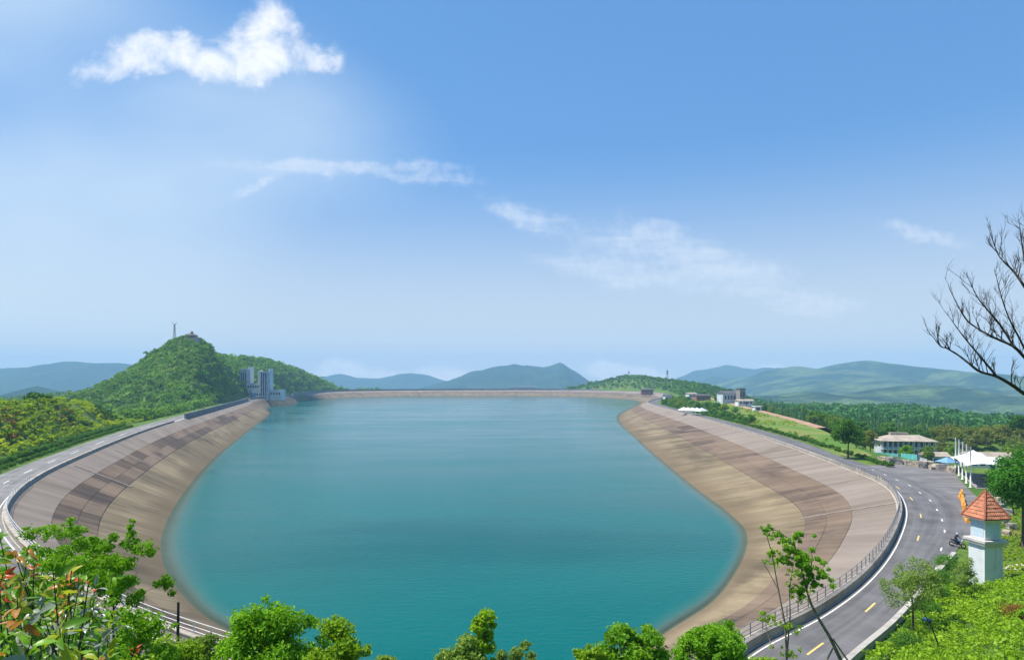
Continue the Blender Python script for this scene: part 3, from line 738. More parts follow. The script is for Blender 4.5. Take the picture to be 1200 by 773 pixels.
# plaza beside the bend
def plaza():
    pts = [acr(k, 0.97) for k in range(IDX(4.8), IDX(8.0))]
    pts += [np.array(p) for p in ((96, 160), (100.5, 157), (98.5, 150), (96.5, 146), (84, 123), (74, 103), (64, 91), (58, 85))]
    tri = tessellate_polygon([[Vector((p[0], p[1], 0)) for p in pts]])
    v = np.array([(p[0], p[1], -0.006) for p in pts]); tri = np.array(tri); a, b, c = v[tri[:, 0]], v[tri[:, 1]], v[tri[:, 2]]
    up = np.cross(b - a, c - a)[:, 2] < 0; tri[up] = tri[up][:, ::-1]
    o = link('plaza', np_mesh('plaza', v, tri, M['asphalt2'], uv=v[:, :2])); tag(o, kind='structure')
plaza()

# ------------------------------------------------------------------ crest walls and railings
def sweep(name, ks, prof, mat, parent=None):
    """prof: closed section as (offset outward, z)"""
    n = len(prof); v = []
    for k in ks:
        for d, z in prof: p = off(k, d); v.append((p[0], p[1], z))
    f = [(a * n + q, a * n + (q + 1) % n, a * n + n + (q + 1) % n, a * n + n + q) for a in range(len(ks) - 1) for q in range(n)]
    f += [tuple(range(n)), tuple(range((len(ks) - 1) * n, len(ks) * n))[::-1]]
    m = MB(); m.add(v, f); return m.build(name, mat, parent)
def krange(a, b, st=1.0): return np.arange(a * NS, b * NS + 0.01, st)
low = [(0.28, -0.1), (0.28, 0.62), (0.24, 0.62), (0.24, 0.72), (0.80, 0.72), (0.80, 0.62), (0.76, 0.62), (0.76, -0.1)]
tall = [(0.22, -0.1), (0.22, 2.3), (0.10, 2.3), (0.10, 2.5), (0.86, 2.5), (0.86, 2.3), (0.76, 2.3), (0.76, -0.1)]
tag(sweep('crest_wall', krange(0, 12.8), low, M['parapet']), 'low concrete wall along the lake side of the right-hand bend', 'wall')
tag(sweep('crest_wall', krange(27.7, 37), low, M['parapet']), 'low pale wall curving round the left end of the lake', 'wall')
tag(sweep('crest_wall', krange(17.3, 22.3), tall, M['wall_dark']), 'long dark wall along the crest of the far dam', 'wall')
tag(sweep('crest_wall', krange(25.2, 27.6), tall, M['wall_dark']), 'tall dark wave wall on the straight left bank', 'wall')
tag(sweep('crest_wall', krange(12.9, 17.2), low, M['parapet']), 'low pale wall round the small bay on the far right', 'wall')
tag(sweep('crest_wall', krange(22.4, 25.1), [(a, b * 1.9) for a, b in low], M['wall_dark']), 'dark retaining wall at the foot of the intake building', 'wall')

def railing(a, b, label, mat, gap=2.0, zb=0.70, h=0.95, d=0.34, wr=0.035):
    root = thing('railing', label, 'railing')
    ks = np.arange(a * NS, b * NS, 0.05); pts = np.array([off(k, d) for k in ks])
    Ls = np.concatenate(([0], np.cumsum(np.linalg.norm(np.diff(pts, axis=0), axis=1))))
    m = MB(); m.box(0, 0, 0, 0.07, 0.07, h); pm = m.mesh('post', mat)
    for s in np.arange(0, Ls[-1], gap):
        link('post', pm, root, (np.interp(s, Ls, pts[:, 0]), np.interp(s, Ls, pts[:, 1]), zb))
    ss = np.arange(0, Ls[-1], 1.0)
    for z in (h - 0.02, h * 0.55, h * 0.2):
        v, f = tube([(np.interp(s, Ls, pts[:, 0]), np.interp(s, Ls, pts[:, 1]), zb + z) for s in ss], wr, 5)
        m = MB(); m.add(v, f); m.build('rail', mat, root)
railing(-0.5, 8.0, 'grey metal railing on the low wall of the right-hand bend', M['rail'], 1.9)
railing(30.2, 35.8, 'white painted railing round the near left corner of the lake', M['rail_white'], 2.2, wr=0.03)

# outer kerb wall at the bottom right, pale top
def kerb_wall():
    ks = np.arange(IDX(1.2), IDX(4.6) + 1, 1.0); pts = np.array([acr(k, 1.0) for k in ks]); t = np.gradient(pts, axis=0); t /= np.linalg.norm(t, axis=1)[:, None]; n = np.stack([t[:, 1], -t[:, 0]], 1)
    v = []
    for p, q in zip(pts, n):
        for d, z in ((0, -0.1), (0, 0.5), (0.45, 0.5), (0.45, -0.1)): v.append((p[0] + q[0] * d, p[1] + q[1] * d, z))
    f = [(a * 4 + q, a * 4 + (q + 1) % 4, a * 4 + 4 + (q + 1) % 4, a * 4 + 4 + q) for a in range(len(ks) - 1) for q in range(4)] + [(0, 1, 2, 3), tuple(range(len(ks) * 4 - 4, len(ks) * 4))[::-1]]
    m = MB(); m.add(v, f); tag(m.build('kerb_wall', M['concrete']), 'low pinkish kerb wall between the road and the green slope', 'wall')
    for i, pl in enumerate([(1106, 648, 1118, 632), ]):
        pass
kerb_wall()

# ------------------------------------------------------------------ foliage builders
def leaf_quads(Cn, Nn, size, aspect, rs, fold=0.15):
    n = len(Cn); Nn = Nn / (np.linalg.norm(Nn, axis=1)[:, None] + 1e-9)
    r = rs.normal(size=(n, 3)); T_ = np.cross(Nn, r); T_ /= (np.linalg.norm(T_, axis=1)[:, None] + 1e-9); B = np.cross(Nn, T_)
    sz = (size * rs.uniform(0.5, 1.5, n))[:, None]
    up = Nn * sz * fold
    v = np.stack([Cn + T_ * sz * 0.5, Cn + B * sz * aspect * 0.5 + up, Cn - T_ * sz * 0.5, Cn - B * sz * aspect * 0.5 + up], 1)
    return v.reshape(-1, 3), np.arange(4 * n).reshape(n, 4)

def clump_leaves(cl, per, leaf, rs, aspect=0.55, out=0.8, up=0.25, jit=0.7, shell=0.55, flat=0.8):
    """cl: list of (x, y, z, r). Returns verts, quads, var"""
    cl = np.asarray(cl, float); cnt = np.maximum(5, per * np.clip((cl[:, 3] / np.median(cl[:, 3])) ** 2, 0, 2.2)).astype(int); n = int(cnt.sum())
    idx = np.repeat(np.arange(len(cl)), cnt)
    d = rs.normal(size=(n, 3)); d /= np.linalg.norm(d, axis=1)[:, None]
    rad = cl[idx, 3] * (shell + (1 - shell) * rs.rand(n)) * (0.8 + 0.4 * rs.rand(n))
    c = cl[idx, :3] + d * rad[:, None] * np.array((1, 1, flat))
    N_ = d * out + rs.normal(size=(n, 3)) * jit + np.array((0, 0, up))
    v, f = leaf_quads(c, N_, np.full(n, leaf), aspect, rs)
    cv = rs.rand(len(cl)) * 0.55
    var = np.clip(cv[idx] + rs.rand(n) * 0.5, 0, 1)
    return v, f, np.repeat(var, 4)

def crown_clumps(rs, h, base, cr, n, cl_r, squash=1.0, cx=0.0, cy=0.0):
    """clumps spread unevenly through an egg-shaped crown"""
    out = []; zc = (h + base) / 2; hz = (h - base) / 2
    while len(out) < n:
        d = rs.normal(size=3); d /= np.linalg.norm(d); q = rs.rand() ** 0.45
        lob = 0.72 + 0.42 * vnoise(np.array([d[0] * 2.2 + 5 + cx]), np.array([d[1] * 2.2 + d[2] * 1.7 + 9 + h]))[0]
        x, y, z = d * q * lob; r = cl_r * rs.uniform(0.6, 1.3)
        k = 1.0 - 0.25 * max(0, z)
        if n >= 20 and rs.rand() < 0.3:
            e_ = rs.uniform(0.80, 1.06) / max(q, 1e-3); r *= 0.5
            if z * e_ > -0.5: x, y, z = x * e_, y * e_, z * e_
        out.append((cx + x * (cr - r * 0.5) * k, cy + y * (cr - r * 0.5) * k, zc + z * (hz - r * 0.5) * squash, r))
    return out

def trunk_mesh(name, rs, h, r0, clumps, mat, limbs=9, lean=(0, 0), base=0.3, nside=7):
    m = MB(); pts = []; top = h * 0.82
    for i in range(7):
        t = i / 6; pts.append((lean[0] * t + rs.normal() * 0.02 * h * t * 0.4, lean[1] * t + rs.normal() * 0.02 * h * t * 0.4, -0.25 + (top + 0.25) * t))
    m.tube(pts, [r0 * (1.25 if i == 0 else 1) * (1 - 0.8 * i / 6) for i in range(7)], nside)
    cl = sorted(clumps, key=lambda c: -c[3])[:limbs]
    for c in cl:
        zt = max(h * base * 0.8, min(top * 0.9, c[2] - 0.25 * math.hypot(c[0], c[1]) - 0.05 * h)); t = (zt + 0.25) / (top + 0.25)
        a = Vector(np.array([np.interp(t * 6, range(7), [p[q] for p in pts]) for q in range(3)])); b = Vector(c[:3])
        mid = (a + b) / 2 + Vector((rs.normal() * .05 * h, rs.normal() * .05 * h, 0.04 * h)) * 0.5
        r = r0 * (1 - 0.8 * t) * 0.55
        m.tube([a, mid, b], [r, r * 0.6, r * 0.18], 5)
    return m.mesh(name, mat, True)

def tree_meshes(seed, h, cr, base, ncl, per, leaf, lmat, r0=None, cl_r=None, aspect=0.55, bark='bark', limbs=9, shell=0.4, lean=(0, 0), up=0.25):
    rs = np.random.RandomState(seed); cl_r = cl_r or cr * 0.36
    cl = crown_clumps(rs, h, base, cr, ncl, cl_r)
    if lean != (0, 0): cl = [(c[0] + lean[0] * c[2] / h, c[1] + lean[1] * c[2] / h, c[2], c[3]) for c in cl]
    v, f, var = clump_leaves(cl, per, leaf, rs, aspect, shell=shell, up=up)
    return trunk_mesh('trunk', rs, h, r0 or h * 0.022, cl, M[bark], limbs, lean, base / h), np_mesh('crown', v, f, L[lmat], var=var)

def conifer_meshes(seed, h, cr, lmat='conifer', whorls=15, nb=9, leaf=0.85):
    rs = np.random.RandomState(seed); c = []; N_ = []
    for i in range(whorls):
        t = i / (whorls - 1); z = h * (0.14 + 0.84 * t); rr = cr * (1 - t) ** 0.85 * rs.uniform(0.75, 1.15) + 0.12
        for b in range(max(4, int(nb * (1 - 0.4 * t)))):
            g = rs.rand() * 6.28; R_ = rr * rs.uniform(0.7, 1.15)
            for q in np.linspace(0.25, 1, max(2, int(R_ / 0.5))):
                c.append((math.cos(g) * R_ * q, math.sin(g) * R_ * q, z - 0.28 * R_ * q + rs.normal() * 0.08)); N_.append((math.cos(g) * 0.5 + rs.normal() * .4, math.sin(g) * 0.5 + rs.normal() * .4, 0.9))
    v, f = leaf_quads(np.array(c), np.array(N_), np.full(len(c), leaf), 0.5, rs, -0.15)
    m = MB(); m.tube([(0, 0, -0.3), (0, 0, h * 0.5), (0, 0, h * 0.97)], [h * 0.018, h * 0.011, 0.02], 6)
    return m.mesh('trunk', M['bark'], True), np_mesh('crown', v, f, L[lmat], var=np.repeat(rs.rand(len(c)), 4))

def shrub_mesh(seed, r, h, ncl, per, leaf, lmat, aspect=0.6, round_=False):
    rs = np.random.RandomState(seed)
    if round_: cl = [(0, 0, h * 0.48, min(r, h * 0.5))] * 3 + [(rs.normal() * r * .18, rs.normal() * r * .18, h * (0.5 + rs.normal() * 0.06), r * 0.92) for _ in range(ncl - 3)]
    else: cl = crown_clumps(rs, h, 0.0, r, ncl, r * 0.42)
    v, f, var = clump_leaves(cl, per, leaf, rs, aspect, shell=0.75 if round_ else 0.45)
    v[:, 2] = np.maximum(v[:, 2], 0.01)
    return np_mesh('foliage', v, f, L[lmat], var=var)
def shrub_stem(seed, r, h):
    rs = np.random.RandomState(seed); m = MB()
    for k in range(4): g = rs.rand() * 6.28; m.tube([(0, 0, -0.15), (math.cos(g) * r * .2, math.sin(g) * r * .2, h * .35), (math.cos(g) * r * .5, math.sin(g) * r * .5, h * .7)], [0.03 * h, 0.02 * h, 0.008 * h], 4)
    return m.mesh('stem', M['bark'])

def place_tree(name, meshes, loc, label, cat='tree', group=None, rz=0.0, scale=1.0, parts=('trunk', 'crown')):
    o = thing(name, label, cat, loc, rz, group, scale)
    for n, me in zip(parts, meshes): link(n, me, o)
    return o

# ------------------------------------------------------------------ woods on the hills (far off, one mass each)
def wood(name, pts, lmat, label, hs, per, leaf, seed, tint=None, flat=0.75):
    """pts (n,2); each tree is two or three overlapping clumps"""
    rs = np.random.RandomState(seed); n = len(pts); z = terrain_h(pts[:, 0], pts[:, 1])
    h = rs.uniform(hs[0], hs[1], n); cl = []; cv = []
    tone = fbm(pts[:, 0] * 0.03 + seed, pts[:, 1] * 0.03, 3)
    for k in range(3):
        r = h * (0.42, 0.34, 0.28)[k] * rs.uniform(0.8, 1.2, n)
        o = rs.normal(size=(n, 2)) * (h * (0.0, 0.28, 0.3)[k])[:, None]
        cl.append(np.column_stack([pts + o, z + h * (0.55, 0.42, 0.75)[k], r])); cv.append(tone)
    cl = np.concatenate(cl); cv = np.concatenate(cv)
    idx = np.repeat(np.arange(len(cl)), per); m = len(idx)
    d = rs.normal(size=(m, 3)); d[:, 2] = np.abs(d[:, 2]) * 0.9 - 0.2 * rs.rand(m); d[:, 1] -= 0.25; d /= np.linalg.norm(d, axis=1)[:, None]
    c = cl[idx, :3] + d * (cl[idx, 3] * rs.uniform(0.75, 1.15, m))[:, None] * np.array((1, 1, flat))
    v, f = leaf_quads(c, d * 0.9 + rs.normal(size=(m, 3)) * 0.55, np.full(m, leaf) * (cl[idx, 3] / (np.mean(hs) * 0.35)), 0.75, rs)
    per_tree = rs.rand(len(cl)) * 0.5
    var = np.clip((cv[idx] - 0.5) * 1.7 + 0.05 + per_tree[idx] * 1.35 + rs.rand(m) * 0.3, 0, 1)
    o = link(name, np_mesh(name, v, f, L[lmat], var=np.repeat(var, 4))); tag(o, label, None, None, 'stuff')

def scatter(seed, n, box, cond, mind=0.0):
    rs = np.random.RandomState(seed); x = rs.uniform(box[0], box[1], n); y = rs.uniform(box[2], box[3], n); s = sdist(x, y)
    k = cond(x, y, s); p = np.column_stack([x[k], y[k]])
    if mind:
        keep = []; grid = {}
        for q in p:
            g = (int(q[0] // mind), int(q[1] // mind))
            if any((a, b) in grid and math.hypot(*(grid[(a, b)] - q)) < mind for a in range(g[0] - 1, g[0] + 2) for b in range(g[1] - 1, g[1] + 2)): continue
            grid[g] = q; keep.append(q)
        p = np.array(keep)
    return p
pxof = lambda x, y: 600 + F * x / y
fw = lambda x, y, s: (s > 17) & (pxof(x, y) > -30)
wood('hill_forest', scatter(1, 15000, (-480, -170, 330, 700), lambda x, y, s: fw(x, y, s) & (pxof(x, y) < 345) & (pxof(x, y) > 60) & (terrain_h(x, y, s) > -14), 3.3), 'forest', 'dark green trees covering the pavilion hill', (3.4, 7.6), 22, 1.3, 11)
bigs = scatter(6, 1500, (-440, -190, 380, 690), lambda x, y, s: fw(x, y, s) & (pxof(x, y) < 340) & (pxof(x, y) > 90) & (terrain_h(x, y, s) > -6), 9.5)
wood('hill_canopy', bigs, 'broad2', 'taller tree crowns standing out of the pavilion hill woods', (4.8, 6.6), 30, 1.0, 18)
wood('ridge_forest', scatter(2, 7000, (-520, -250, 700, 1330), lambda x, y, s: fw(x, y, s) & (terrain_h(x, y, s) > -8), 5.0), 'forest', 'dark woodland on the ridge behind the intake building', (5.5, 9.0), 14, 2.3, 12)
wood('mast_hill_forest', scatter(3, 6000, (110, 400, 820, 1420), lambda x, y, s: (s > 18) & (terrain_h(x, y, s) > -8) & (fbm(x * .015, y * .015, 2) > 0.36), 5.0), 'hedge', 'woodland on the low hill with two masts', (4.5, 8.0), 14, 2.2, 13)
wood('valley_forest', scatter(4, 14000, (-1000, -190, 300, 1300), lambda x, y, s: (pxof(x, y) > -40) & (s > 60) & (terrain_h(x, y, s) < 4) & (pxof(x, y) < 210), 6.5), 'forest', 'dark woods on the low hill at the far left', (7, 11), 10, 3.2, 14)
# shrubs on the near left hill
C_SH = lambda x, y, s: (s > 16.5) & (pxof(x, y) > -25) & (pxof(x, y) < 260)
sh = scatter(5, 30000, (-240, -85, 95, 345), lambda x, y, s: C_SH(x, y, s) & (terrain_h(x, y, s) > -9), 1.45)
tone = fbm(sh[:, 0] * .045 + 3, sh[:, 1] * .045, 3)
shz = terrain_h(sh[:, 0], sh[:, 1]); crest = shz > 12.0
wood('hillside_scrub', sh[(tone > 0.31) & ~crest], 'shrub', 'yellow green scrub on the near left hillside', (0.9, 2.2), 16, 0.55, 15)
wood('hilltop_thicket', sh[crest | (tone > 0.66)][::5], 'hedge', 'darker thicket along the top of the near left hill', (1.8, 3.6), 30, 0.7, 16)
rust = sh[(fbm(sh[:, 0] * .07 + 8, sh[:, 1] * .07 + 2, 3) > 0.56) & (shz > 2) & (shz < 12)]
wood('rusty_undergrowth', rust[::2], 'rust', 'rust red undergrowth on the near left hillside', (1.0, 1.9), 12, 0.5, 17)

# ------------------------------------------------------------------ right-hand side: woods, lawn, hedges
broad = [tree_meshes(40 + k, h, cr, b, 26, 46, 0.62, 'broad') for k, (h, cr, b) in enumerate(((8.5, 3.3, 2.2), (10, 3.8, 2.6), (7.0, 3.2, 1.5), (9.0, 3.0, 2.0)))]
yell = [tree_meshes(50 + k, h, cr, b, 22, 44, 0.62, 'brown') for k, (h, cr, b) in enumerate(((6.0, 3.2, 0.8), (5.0, 2.8, 0.5), (7.0, 3.3, 1.4)))]
con = [conifer_meshes(60 + k, h, cr) for k, (h, cr) in enumerate(((13, 2.3), (11.5, 2.1), (14, 2.5), (12, 2.6)))]
rs_ = np.random.RandomState(8)
def grove(pts, protos, name, label, cat, group, sc_=(0.85, 1.2), dz=0.0):
    z = terrain_h(pts[:, 0], pts[:, 1])
    for p, zz in zip(pts, z):
        place_tree(name, protos[rs_.randint(len(protos))], (p[0], p[1], zz + dz), label, cat, group, rs_.rand() * 6.28, rs_.uniform(*sc_))
cons = scatter(21, 3000, (110, 270, 300, 430), lambda x, y, s: (s > 62) & (pxof(x, y) > 872) & (pxof(x, y) < 1135), 4.6)
grove(cons[:190], con, 'conifer_tree', 'dark conifer in the dense belt beyond the two storey building', 'tree', 'conifers beyond the right-hand buildings', (0.7, 1.02))
bro = scatter(22, 3000, (105, 260, 210, 345), lambda x, y, s: (s > 52) & (pxof(x, y) > 905) & (pxof(x, y) < 1215) & ~((pxof(x, y) > 1015) & (pxof(x, y) < 1185) & (y < 296)), 4.9)
grove(bro[:170], broad, 'broadleaf_tree', 'green broadleaf tree in the wood around the right-hand buildings', 'tree', 'broadleaf trees on the right')
yl = scatter(23, 2500, (165, 290, 235, 330), lambda x, y, s: (pxof(x, y) > 1095) & (pxof(x, y) < 1230) & (s > 70) & ~((pxof(x, y) < 1185) & (y < 262)), 4.0)
grove(yl[:130], yell, 'yellowing_tree', 'yellow brown bushy tree on the rise at the right edge', 'tree', 'yellowing trees on the right', (0.8, 1.1))
far_b = scatter(24, 1500, (130, 330, 430, 760), lambda x, y, s: (s > 60) & (pxof(x, y) > 822) & (pxof(x, y) < 960) & ~((pxof(x, y) > 838) & (pxof(x, y) < 882) & (y < 600)), 8)
grove(far_b[:110], broad, 'broadleaf_tree', 'distant green tree below the far end of the lawn', 'tree', 'trees beyond the lawn')
vf = scatter(28, 9000, (150, 760, 330, 960), lambda x, y, s: (s > 120) & (pxof(x, y) > 875) & (pxof(x, y) < 1225) & (y > 300 + 0.25 * x) & ((y > 440) | (x > 265)), 6.2)
wood('valley_wood', vf, 'conifer', 'woods falling away behind the conifer belt on the right', (6, 10), 10, 2.4, 29)
# bushes between road and lawn, far to near
def lawn():
    cols = 26; ys_ = np.linspace(176, 720, 70); v = []
    for y in ys_:
        sx = np.interp(y, [176, 223, 307, 423, 521, 580, 640, 711, 760], [86, 97, 105, 114, 121, 127, 145, 168, 183]); ex = np.interp(y, [176, 184, 260, 333, 474, 711, 760], [95, 98, 121, 137, 164, 209, 220])
        for c in range(cols): v.append((sx + (ex - sx) * c / (cols - 1), y, 0))
    v = np.array(v); v[:, 2] = terrain_h(v[:, 0], v[:, 1]) + 0.06
    v[:, 2] = np.maximum(v[:, 2], 0.0) + 0.5 * np.tile(np.linspace(0, 1, cols) ** 1.5, len(ys_)) * sstep(v[:, 1], 176, 260)
    i = np.arange(len(ys_) - 1)[:, None] * cols + np.arange(cols - 1)[None]; f = np.stack([i, i + 1, i + cols + 1, i + cols], -1).reshape(-1, 4)
    tag(link('lawn', np_mesh('lawn', v, f, M['lawn'], smooth=True)), kind='structure')
    e = v.reshape(len(ys_), cols, 3)[12:, -1]; t = np.concatenate([e, e + np.array((4.2, 0, 0.25)), e + np.array((9, 0, -3.2))]); n = len(e); i = np.arange(n - 1)
    f = np.concatenate([np.stack([i, i + n, i + n + 1, i + 1], 1), np.stack([i + n, i + 2 * n, i + 2 * n + 1, i + n + 1], 1)])
    tag(link('dirt_path', np_mesh('dirt_path', t, f, M['soil'])), kind='structure')
lawn()
lt = scatter(26, 9000, (88, 215, 190, 700), lambda x, y, s: (s > 14) & (x < np.interp(y, [176, 184, 260, 333, 474, 711, 760], [95, 98, 121, 137, 164, 209, 220]) - 1) & (fbm(x * .06, y * .03, 3) > 0.5), 2.0)
wood('lawn_tufts', lt, 'shrub', 'rough grass tufts scattered over the lawn right of the road', (0.7, 1.4), 7, 0.5, 27, flat=0.6)

hb = [(shrub_stem(70 + k, 0.9, 1.2), shrub_mesh(70 + k, 1.0, 1.25, 10, 60, 0.26, 'hedge')) for k in range(3)]
hb2 = [(shrub_stem(75 + k, 1.6, 2.6), shrub_mesh(75 + k, 1.9, 2.8, 14, 70, 0.42, 'broad')) for k in range(3)]
def row(k0, k1, d, gap, protos, name, label, group, sc_=(0.8, 1.2), jit=0.3, frac=None):
    ks = np.arange(k0 * NS, k1 * NS, 0.05); pts = np.array([off(k, d) for k in ks]); Ls = np.concatenate(([0], np.cumsum(np.linalg.norm(np.diff(pts, axis=0), axis=1))))
    for s in np.arange(0, Ls[-1], gap):
        x = np.interp(s, Ls, pts[:, 0]) + rs_.normal() * jit; y = np.interp(s, Ls, pts[:, 1]) + rs_.normal() * jit
        place_tree(name, protos[rs_.randint(len(protos))], (x, y, max(ground_z(x, y), 0.0) - 0.02), label, 'shrub', group, rs_.rand() * 6.28, rs_.uniform(*sc_), ('stem', 'foliage'))
row(7.98, 12.2, 10.9, 2.7, hb, 'hedge_shrub', 'small green shrub in the row along the right-hand road and lawn', 'shrubs between the right-hand road and the lawn', (0.85, 1.4))
row(10.0, 12.6, 15.5, 4.2, hb2, 'tall_shrub', 'big leafy shrub behind the right-hand roadside row', 'big shrubs beside the lawn', (0.9, 1.5), 1.6)
row(10.9, 13.5, 24, 7.0, hb2, 'tall_shrub', 'big bush between the white awning and the lake road bend', 'bushes round the far right bend', (1.3, 2.2), 5)
row(27.9, 31.7, 11.2, 2.9, hb, 'hedge_shrub', 'clipped shrub in the front hedge row beside the left-hand road', 'front hedge row on the left', (0.85, 1.15), 0.12)
row(27.9, 31.7, 14.6, 2.0, hb, 'hedge_shrub', 'dark shrub in the back hedge row below the left hill', 'back hedge row on the left', (1.05, 1.5), 0.25)

# roadside trees that stand alone
def alone(px, py, h, cr, base, seed, lmat, label, name='roadside_tree', ncl=40, per=70, leaf=0.45, z=None, d=None, **kw):
    p = P(px, py) if d is None else Q(px, py, d)
    zz = ground_z(p[0], p[1]) if z is None else z
    return place_tree(name, tree_meshes(seed, h, cr, base, ncl, per, leaf, lmat, **kw), (p[0], p[1], zz), label, 'tree')
alone(994, 537, 10.6, 4.0, 3.2, 81, 'broad', 'lone round tree on the lawn corner beside the road bend', ncl=42, per=80, leaf=0.5, r0=0.22)
alone(1199, 640, 12.6, 3.9, 4.0, 82, 'broad2', 'large leafy tree at the right edge behind the watchtower', ncl=110, per=150, leaf=0.34, r0=0.22, cl_r=1.35)
alone(1062, 536, 6.0, 2.6, 0.8, 83, 'bright', 'small bright tree in front of the two storey building', ncl=26, per=60, leaf=0.45, d=205, z=-5.5)
alone(1087, 541, 6.0, 2.6, 0.8, 84, 'broad', 'round green tree beside the small house', ncl=26, per=60, leaf=0.45, d=200, z=-5.0)
alone(1120, 520, 9, 4.0, 1.5, 85, 'broad', 'dark tree rising behind the masts of the white canopy', ncl=30, per=70, leaf=0.5, d=215, z=-9)

alone(1004, 535, 6.5, 2.8, 0.6, 86, 'broad', 'bushy tree right of the lone lawn tree', ncl=28, per=60, leaf=0.45, d=196)
alone(1020, 533, 7.5, 3.0, 0.8, 87, 'brown', 'yellowish tree at the left end of the two storey building', ncl=28, per=60, leaf=0.45, d=214)
alone(980, 527, 7.0, 3.0, 0.8, 88, 'broad', 'green tree behind the lone lawn tree', ncl=28, per=60, leaf=0.45, d=225)

# ------------------------------------------------------------------ buildings
def window_grid(root, w_, nx, z0, ww, wh, y, mat='glass', x0=None, frame=None):
    m = MB(); m.box(0, 0, 0, ww, 0.1, wh); wm = m.mesh('window', M[mat])
    sp = w_ / nx
    for i in range(nx):
        o = link('window', wm, root, (-w_ / 2 + sp * (i + 0.5), y - 0.03, z0))
    if frame:
        pass
def two_storey():
    p = Q(1059, 534, 262); r = thing('two_storey_building', 'long two storey building with tan hipped roof and rows of dark windows', 'building', (p[0], p[1], p[2]), R(-10))
    MB().box(0, 0, -3, 19, 8, 3 + 6.3).build('wall', M['greyblue'], r)
    MB().box(0, -4.7, 2.95, 19.2, 1.5, 0.28).build('balcony', M['offwhite'], r)
    m = MB()
    for k in range(11): m.box(-9.3 + 1.86 * k, -5.35, 0, 0.16, 0.16, 6.2)
    m.build('veranda_posts', M['offwhite'], r)['kind'] = 'stuff'
    m = MB(); m.box(0, -5.38, 3.95, 19.2, 0.08, 0.10); m.box(0, -5.38, 3.55, 19.2, 0.06, 0.06); m.build('balustrade', M['teal'], r)
    window_grid(r, 18.4, 10, 0.7, 1.25, 1.9, -4.0); window_grid(r, 18.4, 10, 3.9, 1.25, 1.9, -4.0)
    m = MB(); ex, ey = 10.4, 5.9
    m.add([(-ex, -ey, 6.25), (ex, -ey, 6.25), (ex, ey, 6.25), (-ex, ey, 6.25), (-5.5, 0, 8.3), (5.5, 0, 8.3)], [(0, 1, 5, 4), (1, 2, 5), (2, 3, 4, 5), (3, 0, 4), (3, 2, 1, 0)])
    ro = m.build('roof', M['roof_tan'], r); MB().box(-1.5, 1.0, 7.4, 6.5, 2.4, 1.7).build('roof_lantern', M['roof_tan'], ro)
two_storey()
def house(px, py, d, wd, dp, h, rz, wallm, roofm, label, name='small_house', nwin=4, flat=False, roof_h=1.2, door=True):
    p = Q(px, py, d); r = thing(name, label, 'building', tuple(p), R(rz))
    MB().box(0, 0, -3, wd, dp, h + 3).build('wall', M[wallm], r)
    window_grid(r, wd * 0.9, nwin, h * 0.33, wd * 0.9 / nwin * 0.6, h * 0.42, -dp / 2)
    m = MB()
    if flat: m.box(0, 0, h, wd + 1.0, dp + 1.0, 0.45)
    else: m.add([(-wd / 2 - .5, -dp / 2 - .5, h), (wd / 2 + .5, -dp / 2 - .5, h), (wd / 2 + .5, dp / 2 + .5, h), (-wd / 2 - .5, dp / 2 + .5, h), (-wd / 2 - .5, 0, h + roof_h), (wd / 2 + .5, 0, h + roof_h)], [(0, 1, 5, 4), (1, 2, 5), (2, 3, 4, 5), (3, 0, 4), (3, 2, 1, 0)])
    m.build('roof', M[roofm], r)
    if door: MB().box(wd * 0.03, -dp / 2 - 0.04, 0, 1.0, 0.12, min(2.1, h * 0.7)).build('door', M['dark'], r)
    return r
house(1095, 544, 215, 6.5, 5, 2.9, -8, 'greyblue', 'roof_tan', 'small glazed house with tan roof left of the blue tent', nwin=4)
house(1156, 549, 190, 11.5, 6, 3.6, -14, 'offwhite', 'roof_tan', 'low pale house with tan roof behind the white canopy', nwin=5)
house(857, 471, 560, 21, 10, 7.5, 12, 'greyblue', 'roof_dark', 'distant dark roofed lodge above the far end of the lawn', nwin=7, roof_h=2.0)
house(868, 469, 552, 5, 6, 9.5, 12, 'stone2', 'roof_dark', 'narrow dark tower house at the right end of the lodge', nwin=2, flat=True)
house(872, 474, 500, 12, 6, 3.0, 8, 'offwhite', 'roof_tan', 'low house below the dark roofed lodge', nwin=4)
house(822, 468.5, 640, 15, 8, 4.5, 15, 'redbrick', 'roof_dark', 'low dark house at the far end of the soil path', nwin=5)
house(810, 467, 660, 9, 7, 5.0, 15, 'offwhite', 'roof_tan', 'pale gabled house among trees at the far end of the lawn', nwin=3)
house(887, 481, 420, 4.2, 3, 2.6, 10, 'white', 'white', 'tiny white hut beyond the lawn path', nwin=2, flat=True)
house(782, 470, 590, 6, 5, 5.0, 10, 'offwhite', 'roof_dark', 'small white gatehouse beside the far right bend', nwin=2)
house(758, 460, 1010, 18, 8, 5.0, 0, 'redbrick', 'roof_dark', 'dark reddish house at the foot of the mast hill', nwin=4)

def dam_building():
    p = Q(613, 457.5, 1335); r = thing('dam_building', 'long low white building on top of the far dam', 'building', (p[0], p[1], 0))
    MB().box(0, 0, -1, 52, 8, 8.4).build('wall', M['white'], r); MB().box(0, 0, 7.4, 54, 9, 0.5).build('roof', M['white'], r)
    window_grid(r, 50, 12, 3.4, 2.2, 1.0, -4.0)
dam_building()

